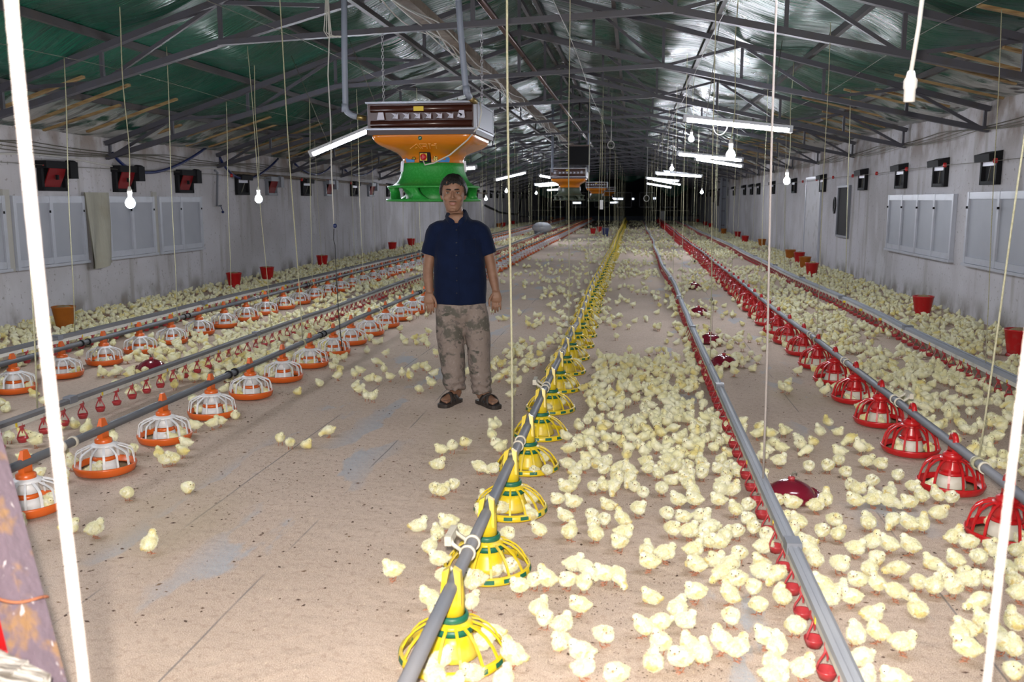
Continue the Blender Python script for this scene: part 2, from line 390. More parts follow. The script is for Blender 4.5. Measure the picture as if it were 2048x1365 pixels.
def tarp():
    xs = np.concatenate([np.linspace(XL - .05, RX, 61), np.linspace(RX, XR + .05, 62)[1:]])
    ys = np.concatenate([np.arange(Y0, 30, .12), np.arange(30, Y1 + .3, .4)])
    X, Y = np.meshgrid(xs, ys, indexing='ij')
    Z = np.where(X < RX, RZ - (RX - X) * SL, RZ - (X - RX) * SR) + .07
    d = np.abs(X - RX); fr = np.sin(PI * (d / PUR - np.floor(d / PUR))) ** 2
    ph = np.floor(d / PUR) * 2.1 + np.where(X < RX, 1.3, 0)
    amp = .085 + .05 * np.sin(Y * .83 + ph) + .035 * np.sin(Y * 1.9 + ph * 2.3) + .012 * np.sin(Y * 7.1 + ph * 3 + X * .9)
    bay = np.abs(np.sin(PI * (Y - 8.5) / 3.4)) ** .7
    Z -= fr * amp * (.45 + .55 * bay)
    Z -= .008 * np.sin(Y * 21 + 3 * np.sin(X * 1.7 + Y * .6)) * fr
    nx, ny = X.shape
    v = np.stack([X, Y, Z], -1).reshape(-1, 3)
    i, j = np.meshgrid(np.arange(nx - 1), np.arange(ny - 1), indexing='ij'); a = (i * ny + j).ravel()
    f = np.stack([a, a + 1, a + ny + 1, a + ny], -1)
    me = bpy.data.meshes.new('ceiling'); me.from_pydata(v.tolist(), [], f.tolist()); me.materials.append(mc)
    me.polygons.foreach_set('use_smooth', [True] * len(f)); me.update()
    o = bpy.data.objects.new('ceiling', me); COL.objects.link(o); return struct(o)
tarp()
v = []
for y in (Y0 - .2, Y1 + .2):
    v += [(XL - .3, y, LE + .10), (RX, y, RZ + .19), (XR + .3, y, RE + .10), (XR + .3, y, RE + .2), (RX, y, RZ + .3), (XL - .3, y, LE + .2)]
struct(MB().add(v, [(0,1,4,5),(1,2,3,4),(11,10,7,6),(10,9,8,7)] + [(i, i + 6, (i + 1) % 6 + 6, (i + 1) % 6) for i in range(6)], 0, False).build('roof_sheeting', M['dark']))

# purlins: each long bar of the roof is a thing of its own
names_p = []
for side, s_, e in (('red-flap', -1, XL), ('window-panel', 1, XR)):
    k = 0
    while True:
        x = RX + s_ * (k * PUR + (0 if k else .10))
        if abs(x - RX) > abs(e - RX) - .15: break
        z = roof_z(x) + .035
        mbp = MB(); mbp.bar((x, Y0 + .05, z), (x, Y1 - .05, z), .05, .07)
        wall = 'wall of red-flapped inlets' if s_ < 0 else 'wall of black hooded inlets'
        tag(mbp.build('steel_purlin', M['purlin']), f'dark steel purlin, {nth(k + 1)} from the ridge toward the {wall}', 'purlin', 'roof purlins')
        k += 1

# trusses every 3.4 m
TY = [8.5 + 3.4 * k for k in range(-2, 19)]
def truss_parts():
    P = []
    Lh, Rh, N1, N2 = (XL + .02, LE - .22), (XR - .02, RE - .28), (-3.96, 2.98), (.33, 3.17)
    top = lambda x: roof_z(x) - .035
    def low(x):
        if x <= N1[0]: return Lh[1] + (x - Lh[0]) * (N1[1] - Lh[1]) / (N1[0] - Lh[0])
        if x <= RX: return N1[1] + (x - N1[0]) * (3.62 - N1[1]) / (RX - N1[0])
        if x <= N2[0]: return 3.62 + (x - RX) * (N2[1] - 3.62) / (N2[0] - RX)
        return N2[1] + (x - N2[0]) * (Rh[1] - N2[1]) / (Rh[0] - N2[0])
    for a, b_ in ((Lh[0], RX), (RX, Rh[0])):
        P.append(('top_chord', [((a, 0, top(a)), (b_, 0, top(b_)))], .06, .075))
    for a, b_ in ((Lh[0], N1[0]), (N1[0], RX), (RX, N2[0]), (N2[0], Rh[0])):
        P.append(('bottom_chord', [((a, .0, low(a)), (b_, .0, low(b_)))], .06, .075))
    P.append(('tie_bar', [((N1[0], -.03, N1[1]), (N2[0], -.03, N2[1]))], .05, .07))
    P.append(('king_post', [((RX, 0, (N1[1] + N2[1]) / 2 + .02), (RX, 0, top(RX)))], .04, .04))
    for xs in ([XL + .06, -6.3, -5.2, N1[0], -2.75], [XR - .06, 3.3, 2.3, 1.3, N2[0], -.55]):
        for i, x in enumerate(xs):
            P.append(('web_strut', [((x, .03, low(x)), (x, .03, top(x)))], .035, .035))
            if i + 1 < len(xs):
                y_ = xs[i + 1]
                P.append(('web_brace', [((x, .03, top(x)) if i % 2 else (x, .03, low(x)), (y_, .03, low(y_)) if i % 2 else (y_, .03, top(y_)))], .035, .035))
    return P
tp = truss_parts()
proto = []
for nm, seg, wd, h in tp:
    b_ = MB()
    for p, q in seg: b_.bar(p, q, wd, h, up=(0, 1, 0))
    proto.append((nm, b_.mesh(nm, M['steel'])))
whole = MB()
for nm, seg, wd, h in tp:
    for p, q in seg: whole.bar(p, q, wd, h, up=(0, 1, 0))
whole = whole.mesh('steel_truss', M['steel'])
vis = [y for y in TY if y > 8]
for y in TY:
    if y < 0: continue
    if y < 8: lab = 'dark grey steel roof truss overhead, just before the truss carrying the big heater'
    elif y < 9: lab = 'grey steel roof truss whose level tie bar carries the big heater chains'
    else: lab = f'dark grey steel roof truss, {nth(vis.index(y))} behind the truss over the big heater'
    if y < 31:
        t = thing('steel_truss', lab, 'roof truss', (0, y, 0), 0, 'roof trusses')
        for nm, me in proto:
            o = bpy.data.objects.new(nm, me); COL.objects.link(o); o.parent = t
    else:
        o = bpy.data.objects.new('steel_truss', whole); COL.objects.link(o); o.location = (0, y, 0); tag(o, lab, 'roof truss', 'roof trusses')

# battens tucked under the lining by the walls
for side in (-1, 1):
    e = XL if side < 0 else XR
    wall = 'red-flapped inlet wall' if side < 0 else 'black inlet wall'
    for bay in range(-1, 7):
        for q in range(4):
            yb = 8.5 + 3.4 * bay + .55 + q * .72 + random.uniform(-.15, .15)
            l0 = random.uniform(.12, .35); l1 = l0 + random.uniform(.7, 1.6); sk = random.uniform(-.12, .12)
            xa, xb = e - side * l0, e - side * l1
            mb_ = MB(); mb_.bar((xa, yb, roof_z(xa) - .01), (xb, yb + sk, roof_z(xb) - .035), .055, .025)
            ob = mb_.build('wooden_batten', M['wood'])
            tag(ob, f'short tan wooden batten propping the tarpaulin along the {wall}', 'batten', f'battens under the tarpaulin by the {wall}')

# ridge services
def straight(name, m, x, z, r, lab, cat, y0=Y0 + .1, y1=66):
    return tag(MB().tube([(x, y0, z), (x, (y0 + y1) / 2, z - .02), (x, y1, z)], r, 10).build(name, m), lab, cat)
straight('gas_pipe', mat('painted_steel_pipe', (0.16, .12, .12), .25, .5, .8), -1.43, 3.32, .032, 'shiny brown steel pipe running the length of the ridge', 'pipe')
tag(MB().bar((-2.58, Y0 + .1, 3.30), (-2.58, 62, 3.30), .05, .05).build('steel_channel', M['purlin']), 'dark steel channel running lengthwise beside the brown wooden duct', 'channel')
tag(MB().bar((-2.06, Y0 + .1, 3.28), (-2.06, 40, 3.26), .15, .09).build('cable_duct', M['duct']), 'stained brown duct with white cables draped round it near the ridge', 'duct')
for k in range(5):
    pts = []; r0 = random.uniform(-.06, .16)
    for i in range(120):
        y = 5 + i * .25
        pts.append((-2.06 + r0 + .05 * math.sin(y * 1.3 + k), y, 3.24 - .02 * k - .10 * abs(math.sin(y * .92 + k * 1.1)) ** 1.5))
    tag(MB().tube(pts, .007, 6).build('loose_cable', M['cable_white']), 'slack white cable draped along the brown ceiling duct', 'cable', 'white cables draped along the duct')

# ------------------------------------------------------------------ windows, doors
def window(n, xw, ya, yb, z0, z1, panes):
    s_ = 1 if xw < 0 else -1
    x0 = xw + s_ * .004; t = bpy.data.objects.new(f'window_{n}', None); COL.objects.link(t); t['kind'] = 'structure'
    fw = .055; f = MB()
    f.box((min(x0, x0 + s_ * .05), ya + .004, z0 + .003), (max(x0, x0 + s_ * .05), yb - .004, z0 + fw * 1.5)); f.box((min(x0, x0 + s_ * .05), ya + .004, z1 - fw * 1.6), (max(x0, x0 + s_ * .05), yb - .004, z1 - .003))
    k = len(panes) + 1; ed = [ya] + [ya + (yb - ya) * p for p in panes] + [yb]
    for i, y in enumerate(ed):
        a = y if i == 0 else y - fw if i == len(ed) - 1 else y - fw * .55
        f.box((min(x0, x0 + s_ * .054), a, z0), (max(x0, x0 + s_ * .054), a + fw * (1 if i in (0, len(ed) - 1) else 1.1), z1))
    f.build('window_frame', M['upvc'], t)
    for i in range(len(ed) - 1):
        MB().box((min(x0, x0 + s_ * .028), ed[i] + .03, z0 + .06), (max(x0, x0 + s_ * .028), ed[i + 1] - .03, z1 - .06)).build('window_pane', M['pane'], t)
        MB().box((min(x0 + s_ * .05, x0 + s_ * .075), ed[i + 1] - .045, z1 - .21), (max(x0 + s_ * .05, x0 + s_ * .066), ed[i + 1] - .03, z1 - .18)).build('latch', M['black'], t)
    MB().box((min(x0, x0 + s_ * .07), ya - .02, z0 - .035), (max(x0, x0 + s_ * .07), yb + .02, z0)).build('window_sill', M['upvc'], t)
WLZ = (.70, 1.55)
yw = lambda px: at_x(px, 450, XL).y
yr = lambda px: at_x(px, 450, XR).y
window(1, XL, 8.4, yw(5), *WLZ, (.5,)); window(2, XL, yw(21), yw(165), *WLZ, (.5,))
window(3, XL, yw(211), yw(305), *WLZ, (.5,)); window(4, XL, yw(315), yw(400), *WLZ, (.5,))
window(5, XR, yr(1912), yr(1780), .70, 1.58, (.25, .5, .75)); window(6, XR, 8.3, yr(1940), .70, 1.60, (.25, .5, .75))
# slack plastic sheet hung between two windows
ya, yb = yw(165), yw(212); sh = MB(); vs = []; nx, nz = 14, 18
for side in (0, 1):
    for i in range(nx + 1):
        for j in range(nz + 1):
            u, t = i / nx, j / nz
            vs.append((XL + .05 + .02 * (1 - side) + .035 * math.sin(u * 9 + t * 2) * (.3 + t) + .03 * t, ya + (yb - ya) * (u + (.04 * math.sin(t * 4) if 0 < i < nx else 0)), 1.60 - 1.0 * t - .03 * math.sin(u * 5) * t))
o = (nx + 1) * (nz + 1); fs = []
for i in range(nx):
    for j in range(nz):
        a = i * (nz + 1) + j; fs += [(a, a + 1, a + nz + 2, a + nz + 1), (o + a, o + a + nz + 1, o + a + nz + 2, o + a + 1)]
sh.add(vs, fs); tag(sh.build('plastic_curtain', M['sheet']), 'slack beige plastic sheet hanging between two windows under the lit bulb', 'curtain')
for n, px in ((1, 12), (2, 309)):
    y = yw(px); struct(MB().box((XL, y - .055, .66), (XL + .035, y + .055, 1.62)).build(f'trim_{n}', mat(f'post_cover_{n}', (.40, .39, .36), .7)))
# white panel door and dark hatch in the far-side wall
ya, yb = yr(1640), yr(1612)
d = bpy.data.objects.new('door_1', None); COL.objects.link(d); d['kind'] = 'structure'
MB().box((XR - .03, ya, .02), (XR - .002, yb, 2.0)).build('door_panel', mat('door_white', (.46, .455, .48), .6, noise=[(5, 4, .55, .7, (.33, .32, .32))]), d)
MB().box((XR - .045, ya - .05, 0), (XR - .002, ya, 2.05)).box((XR - .045, yb, 0), (XR - .002, yb + .05, 2.05)).box((XR - .045, ya, 2.0), (XR - .002, yb, 2.05)).build('door_frame', M['upvc'], d)
ya, yb = yr(1698), yr(1677)
d = bpy.data.objects.new('door_2', None); COL.objects.link(d); d['kind'] = 'structure'
MB().box((XR - .02, ya, .78), (XR - .002, yb, 1.75)).build('hatch_opening', M['dark'], d)
MB().box((XR - .05, ya - .04, .74), (XR - .002, ya, 1.79)).box((XR - .05, yb, .74), (XR - .002, yb + .04, 1.79)).box((XR - .05, ya, 1.75), (XR - .002, yb, 1.79)).box((XR - .05, ya, .74), (XR - .002, yb, .78)).build('hatch_frame', M['vent_grey'], d)

# ------------------------------------------------------------------ wall inlets
def make_inlet(kind):
    """faces +X (into the room), origin on the wall at the box centre"""
    t = thing('wall_inlet', 'x', 'air inlet')
    f = MB(); w_, h_ = .26, .17; fm = M['vent_grey'] if kind == 'grey' else M['black']
    for a, b_ in (((0, -w_, -h_), (.06, -w_ + .05, h_)), ((0, w_ - .05, -h_), (.06, w_, h_)), ((0, -w_, -h_), (.06, w_, -h_ + .045)), ((0, -w_, h_ - .05), (.06, w_, h_))): f.box(a, b_)
    f.build('inlet_frame', fm, t)
    MB().box((.004, -w_ + .04, -h_ + .04), (.012, w_ - .04, h_ - .04)).build('opening', M['dark'], t)
    if kind in ('red', 'grey'):
        MB().add([(.02, -.19, -.12), (.02, .13, -.12), (.09, .19, .11), (.09, -.15, .11), (.035, -.19, -.12), (.035, .13, -.12), (.105, .19, .11), (.105, -.15, .11)],
                 [(0,1,2,3),(7,6,5,4),(0,4,5,1),(1,5,6,2),(2,6,7,3),(3,7,4,0)], 0, False).build('flap', M['vent_red'], t)
        hd = MB(); hd.box((0, -w_ - .02, h_ - .06), (.15, w_ - .08, h_ + .03)); hd.box((0, w_ - .09, h_ - .18), (.17, w_ + .07, h_ + .03))
        hd.lathe([(0, 0), (.055, .0), (.055, .12), (0, .12)], 12, T=Matrix.Translation((.09, w_ - .02, h_ + .0)) @ Matrix.Rotation(-PI / 2, 4, 'X') @ Matrix.Scale(1, 4))
        hd.build('hood', fm, t)
        if kind == 'red': MB().box((.09, -.03, -.03), (.12, .0, .03)).build('latch', M['black'], t)
    else:
        MB().add([(0, -w_, h_ + .06), (0, w_, h_ + .06), (.15, w_ - .02, h_ + .02), (.15, -w_ + .02, h_ + .02), (0, -w_, h_ - .03), (0, w_, h_ - .03), (.14, w_ - .02, h_ - .07), (.14, -w_ + .02, h_ - .07)],
                 [(3,2,1,0),(4,5,6,7),(0,1,5,4),(1,2,6,5),(2,3,7,6),(3,0,4,7)], 0, False).build('hood', M['black'], t)
        MB().box((.02, -w_ + .05, h_ - .115), (.05, w_ - .05, h_ - .055)).build('flap_strip', M['strip'], t)
        MB().bar((.03, -.05, -h_ + .05), (.05, .06, h_ - .12), .012, .012).build('stay', M['wire'], t)
    kids = [(c_, list(c_.children)) for c_ in COL.objects if c_.parent == t]
    return t, kids
inl = {k: make_inlet(k) for k in ('red', 'grey', 'dark')}; used = set()
def inlet(kind, x, y, z, lab, grp):
    t, kids = inl[kind]; rz = 0 if x < 0 else PI
    if kind not in used:
        used.add(kind); t.location = (x, y, z); t.rotation_euler = (0, 0, rz); t['label'] = lab; t['group'] = grp; return
    dup(t, kids, (x, y, z), rz, lab, grp)
for i, px in enumerate((108, 250, 370)):
    inlet('red', XL + .002, yw(px), 1.78, f'black wall inlet with a wide red flap, {nth(i + 1)} from the camera above the windows', 'inlets in the windowed wall')
seq = [(485, 'dark'), (543, 'grey'), (612, 'dark'), (657, 'grey'), (708, 'dark'), (741, 'grey'), (778, 'dark')]
cnt = {'dark': 0, 'grey': 0}
for px, k in seq:
    cnt[k] += 1
    inlet(k, XL + .002, yw(px), 1.76, (f'grey wall inlet with tilted red flap, {nth(cnt[k])} one past the window row' if k == 'grey' else f'dark open wall inlet under a black hood, {nth(cnt[k])} past the window row'), 'inlets in the windowed wall')
y = yw(778) + 2.0; k = 4
while y < 62:
    k += 1; inlet('dark', XL + .002, y, 1.76, f'dark open wall inlet under a black hood, {nth(k)} past the window row', 'inlets in the windowed wall'); y += 2.2
rp = [1978, 1878, 1800, 1724, 1644, 1587, 1545, 1516, 1502, 1488, 1467]
for i, px in enumerate(rp):
    inlet('dark', XR - .002, yr(px), 1.85, f'black hooded wall inlet with pale strip, {nth(i + 1)} from the camera on the hatch wall', 'inlets in the wall with the hatch')
y = yr(1467) + 3.0; k = len(rp)
while y < 64:
    k += 1; inlet('dark', XR - .002, y, 1.85, f'black hooded wall inlet with pale strip, {nth(k)} from the camera on the hatch wall', 'inlets in the wall with the hatch'); y += 3.0

# control wires with red insulators
for xw, z, side, txt in ((XL + .05, 1.93, 1, 'windowed wall'), (XR - .05, 1.96, -1, 'hatch wall')):
    tag(MB().tube([(xw + side * .06, yy, z + .01 * math.sin(yy)) for yy in np.arange(4, 62, 1.0)], .004, 5).build('control_wire', M['wire']), f'thin control wire strung along the inlets of the {txt}', 'wire')
    for q in range(9):
        yy = (10.4 if side > 0 else 9.6) + q * 1.75
        tag(MB().lathe([(0, -.03), (.022, -.025), (.028, 0), (.02, .03), (0, .034)], 10).build('wire_clip', M['red'], None), f'small red clip on the control wire of the {txt}, {nth(q + 1)} along', 'wire clip', f'red clips on the {txt} wire').location = (xw + side * .06, yy, z + .01 * math.sin(yy))
# blue hose swags and pale cable on the windowed wall
hx = XL + .10
for i, (a, m_, b_) in enumerate((((225, 306), (305, 345), (412, 296)), ((440, 316), (492, 358), (556, 318)), ((590, 328), (632, 349), (664, 330)), ((690, 340), (722, 351), (752, 335)))):
    p, q, r = (at_x(*v_, hx) for v_ in (a, m_, b_)); pts = []
    for t in np.linspace(0, 1, 24):
        pts.append(p * ((1 - t) * (1 - 2 * t)) + q * (4 * t * (1 - t)) + r * (t * (2 * t - 1)))
    tag(MB().tube(pts, .022, 8).build('blue_hose', M['hose']), f'dark blue hose sagging along the windowed wall, {nth(i + 1)} loop from the camera', 'hose', 'blue hose loops')
tag(MB().tube([(XL + .03, y_, 2.02 - .012 * y_ * .2 + .055 * math.sin(y_ * 1.35)) for y_ in np.arange(6, 50, .2)], .012, 6).build('wall_cable', M['cable_white']), 'wavy pale cable fixed along the windowed wall above the inlets', 'cable')
for q in range(4):
    tag(MB().tube([(XL + .03 + .02 * q, y_, 2.20 - .03 * q - .05 * abs(math.sin(y_ * .92 + q * .4))) for y_ in np.arange(6, 40, .25)], .006, 5).build('thin_wall_cable', M['wire']), 'thin grey cable drooping under the eaves of the windowed wall', 'cable', 'thin cables under the windowed eaves')
for q in range(4):
    tag(MB().tube([(XR - .03 - .02 * q, y_, 2.44 - .03 * q - .05 * abs(math.sin(y_ * .92 + q * .5))) for y_ in np.arange(6, 40, .25)], .006, 5).build('thin_wall_cable', M['wire']), 'thin grey cable drooping under the eaves of the hatch wall', 'cable', 'thin cables under the hatch wall eaves')
p = at_x(435, 345, XL + .06); q = at_x(434, 412, XL + .06)
t = thing('drain_pipe', 'thin dark bent pipe hanging on the windowed wall beside the last window', 'pipe', (0, 0, 0))
MB().tube([p + Vector((0, -.1, .03)), p, q, q + Vector((0, .16, 0))], .02, 8).build('pipe_run', M['vent_grey'], t)
MB().tube([q + Vector((0, .14, 0)), q + Vector((0, .22, -.1))], .008, 6).ell(q + Vector((0, .22, -.11)), (.025, .025, .025)).build('valve_lever', M['hose'], t)
tag(MB().tube([(XL + .05, y_, 1.99 - .006 * (y_ - 15.8)) for y_ in np.arange(15.8, 45, 1)], .028, 8).build('rusty_pipe', M['duct']), 'rusty brown pipe along the windowed wall above the grey inlets', 'pipe')
# coil of black hose and the column on the hatch wall
p = at_x(1669, 411, XR - .05)
tag(MB().tube([p + Vector((0, .09 * math.cos(a), .16 * math.sin(a))) for a in np.linspace(0, 2 * PI * 3, 60)], .02, 7).build('hose_coil', M['cable_black']), 'small black hose coil hung on the wall beside the dark hatch', 'hose coil')
t = thing('steel_column', 'dark grey lattice steel column standing against the hatch wall', 'column', (4.05, 42.5, 0))
for dx in (-.12, .12):
    MB().bar((dx, 0, 0), (dx, 0, 2.55), .09, .12, up=(0, 1, 0)).build('column_leg', M['vent_grey'], t)
for z in (.35, 1.0, 1.55, 2.1): MB().bar((-.16, -.03, z), (.16, -.03, z), .03, .05, up=(0, 1, 0)).build('rung', M['purlin'], t)
MB().box((-.08, .02, .05), (.08, .06, 2.5)).build('column_web', M['vent_grey'], t)

# far end: blue sheet kerb, railings, fans, torn green tarp
struct(MB().box((XL, 66.0, 0), (XR, 66.05, .34)).build('trim_3', M['blue_curb']))
for i in range(6):
    x = -6.0 + i * 1.75
    t = thing('exhaust_fan', f'square louvred exhaust fan in the dark end wall, {nth(i + 1)} from the windowed wall', 'fan', (x, Y1 - .02, 1.5), 0, 'end wall fans')
    f = MB()
    for a, b_ in (((-.6, -.2, -.6), (-.53, 0, .6)), ((.53, -.2, -.6), (.6, 0, .6)), ((-.6, -.2, -.6), (.6, 0, -.53)), ((-.6, -.2, .53), (.6, 0, .6))): f.box(a, b_)
    f.build('fan_frame', M['vent_grey'], t)
    lo = MB()
    for q in range(9): lo.box((-.53, -.12, -.5 + q * .12), (.53, -.09, -.47 + q * .12))
    lo.build('louver', M['purlin'], t)
slit = mat('daylight_slit', (.8, .8, .85), .5, emit=((.8, .88, 1), 1.0))
for i, (px, py, wd) in enumerate(((1219, 398, .45), (1232, 398, .3), (1228, 405, .3), (1243, 398, .12), (1153, 406, .35), (1266, 398, .08), (1309, 397, .1))):
    p = at_y(px, py, Y1 - .03)
    tag(MB().box((p.x - wd, p.y - .01, p.z - .07), (p.x + wd, p.y + .02, p.z + .07)).build('daylight_slit', slit), 'bright strip of daylight between fan louvres of the dark end wall', 'light gap', 'daylight strips in the end wall')
for i, (pa, pb) in enumerate((((1300, 436), (1378, 431)), ((1050, 431), (1110, 431)))):
    a, b_ = at_y(*pa, 65.4), at_y(*pb, 65.4); a.z = b_.z = .75
    t = thing('end_railing', ('thin steel railing before the end wall near the hatch wall side', 'thin steel railing before the end wall near the windowed wall')[i], 'railing', (0, 0, 0))
    MB().bar(a, b_, .05, .05).build('top_rail', M['wire'], t)
    for q in range(4):
        p = a.lerp(b_, q / 3); MB().bar((p.x, p.y, 0), p, .05, .05).build('railing_post', M['wire'], t)
p = at_y(1325, 429, 64.8)
tag(MB().box((p.x - .19, 64.8, .02), (p.x + .19, 64.85, .72)).build('notice_board', M['white']), 'small white board standing by the far end of the red feeder line', 'board')
vs = []; nx, nz = 40, 8
for i in range(nx + 1):
    for j in range(nz + 1):
        u, t_ = i / nx, j / nz; x = -6.8 + u * 10.6
        drop = .55 + .5 * math.sin(u * 9) ** 2 + .25 * math.sin(u * 23)
        vs.append((x, 65.8 + .1 * math.sin(u * 40), roof_z(x) - .1 - drop * t_))
fs = [(i * (nz + 1) + j, i * (nz + 1) + j + 1, (i + 1) * (nz + 1) + j + 1, (i + 1) * (nz + 1) + j) for i in range(nx) for j in range(nz)]
o = MB().add(vs, fs).build('green_valance', M['tarp2']); s_ = o.modifiers.new('s', 'SOLIDIFY'); s_.thickness = .02
tag(o, 'torn green tarpaulin hanging from the roof before the end wall', 'tarpaulin')
# ------------------------------------------------------------------ lamps
def make_tube(i, a, b_, lab, grp):
    a, b_ = Vector(a), Vector(b_); d = b_ - a; ln = d.length
    t = thing('tube_light', lab, 'tube light', (a + b_) / 2, 0, grp)
    R = d.to_track_quat('X', 'Z').to_matrix(); t.rotation_euler = R.to_euler()
    h = ln / 2
    MB().box((-h, -.035, .015), (h, .035, .05)).build('lamp_housing', M['housing'], t)
    MB().tube([(-h + .03, 0, 0), (h - .03, 0, 0)], .030, 12).build('lit_diffuser', M['tube_on'], t)
    for s_ in (-1, 1): MB().box((s_ * h - .02, -.037, -.03), (s_ * h + .02, .037, .05)).build('end_cap', M['housing'], t)
    for s_ in (-.6, .6):
        w_ = MB(); w_.tube([(s_ * h, 0, .05), (s_ * h, 0, .05 + max(.1, roof_z(t.location.x + s_ * h * R[0][0]) - .1 - t.location.z))], .004, 5); w_.build('hanging_wire', M['wire'], t)
    if i == 0:
        MB().tube([(-.28 + .085 * (1 - math.cos(a_)), -.02, -.01 - .13 * math.sin(a_)) for a_ in np.linspace(0, PI, 18)], .006, 6).build('cable_loop', M['ceramic'], t)
    return t
G1 = 'lit tubes on the hatch wall side'; G2 = 'lit tubes on the windowed side'
for i, (Y, xa, xb, za, zb) in enumerate(((10.8, .56, 1.76, 2.42, 2.29), (17.6, .80, 2.0, 2.36, 2.24), (20.2, 1.3, 2.3, 2.38, 2.22), (24.6, .56, 1.76, 2.20, 2.12), (25.6, .8, 1.8, 2.26, 2.14), (31.6, .40, 1.5, 2.24, 2.14), (38.4, .75, 1.9, 2.34, 2.12), (45.2, .6, 1.8, 2.30, 2.1))):
    make_tube(i, (xa, Y, za), (xb, Y + .1, zb), f'glowing white tube light, {nth(i + 1)} from the camera over the centre drinker line', G1)
for i, (a, b_) in enumerate((((-3.92, 10.8, 2.05), (-2.80, 10.9, 2.50)), ((-4.2, 17.6, 2.02), (-3.08, 17.7, 2.13)), ((-3.70, 24.2, 2.03), (-2.98, 24.95, 2.24)), ((-3.24, 31.2, 2.33), (-2.52, 31.9, 2.20)), ((-3.45, 31.8, 2.02), (-2.30, 31.9, 2.10)), ((-4.0, 38.4, 2.08), (-2.85, 38.5, 2.17)), ((-4.3, 45.2, 1.98), (-3.1, 45.3, 2.06)))):
    make_tube(9, a, b_, f'glowing white tube light, {nth(i + 1)} from the camera over the orange feeder lines', G2)
for i, (a, b_) in enumerate((((.56, 3.6, 2.52), (1.76, 3.7, 2.42)), ((-3.9, 3.6, 2.45), (-2.78, 3.7, 2.55)), ((-1.3, -1.2, 2.75), (-.1, -1.2, 2.75)))):  # unseen tubes, added to light the camera end
    make_tube(9, a, b_, ('unseen tube light added in line with the centre drinker row, before the first visible one', 'unseen tube light added in line with the orange feeder row, before the first visible one', 'unseen tube light added overhead behind the photographer')[i], 'unseen tubes added over the camera end')
def bulb(p, lit, lab, grp=None, ln=None, sc_=1.0):
    p = Vector(p); t = thing('light_bulb' if lit else 'lamp_holder', lab, 'bulb' if lit else 'lamp holder', p, 0, grp)
    MB().lathe([(0, .105), (.012, .10), (.016, .08), (.022, .07), (.022, .045), (.0185, .04), (.0185, .0), (.012, -.002), (0, -.002)], 18).build('socket', M['ceramic'], t)
    if lit: MB().lathe([(.0, -.098), (.022, -.092), (.040, -.072), (.044, -.050), (.036, -.022), (.018, .0), (0, .0)], 16).build('glass_bulb', M['bulb_on'], t)  # lamp glow put into the shape as an oversized globe
    top = roof_z(p.x) + .06 - p.z; pts = [(0, 0, .10)]
    for k in range(1, 12): u = k / 11; pts.append((.025 * math.sin(u * 7) * (1 - u) + .02 * u, 0, .10 + (top - .10) * u))
    MB().tube(pts, .005 if lit else .0075, 7).build('bulb_cord', M['cable_white'] if not lit else M['rope'], t)
    return t
GB = 'lit bulbs hanging over the chicks'
for i, (x, y, z) in enumerate(((-4.6, 1.2, 1.5), (-4.6, 4.5, 1.5), (-4.6, 7.85, 1.52), (-4.6, 10.75, 1.56), (-4.6, 28.2, 1.58), (-4.6, 32.8, 1.86), (-4.6, 43, 1.86))):
    bulb((x, y, z), True, f'glowing round bulb hanging low, {nth(max(1, i - 1))} lit one along the outer orange feeder line' if i > 1 else f'glowing bulb of the outer orange feeder row, hung beside the photographer, {nth(i + 1)}', GB)
for i, (x, y, z) in enumerate(((.92, 9.1, 1.98), (2.02, 12.6, 1.80), (.92, 23.2, 2.32), (.92, 15.5, 2.55), (2.2, 30.5, 1.80))):
    bulb((x, y, z), True, ('large glowing bulb in front of the second tube pair', 'glowing bulb hanging by the black inlets of the hatch wall', 'small glowing bulb above the third tube pair', 'small lit bulb tucked high beside the second tube', 'small far glowing bulb near the steel column of the hatch wall')[i], GB)
bulb((.92, 3.3, 1.83), False, 'empty white lamp holder dangling on a twisted cord')

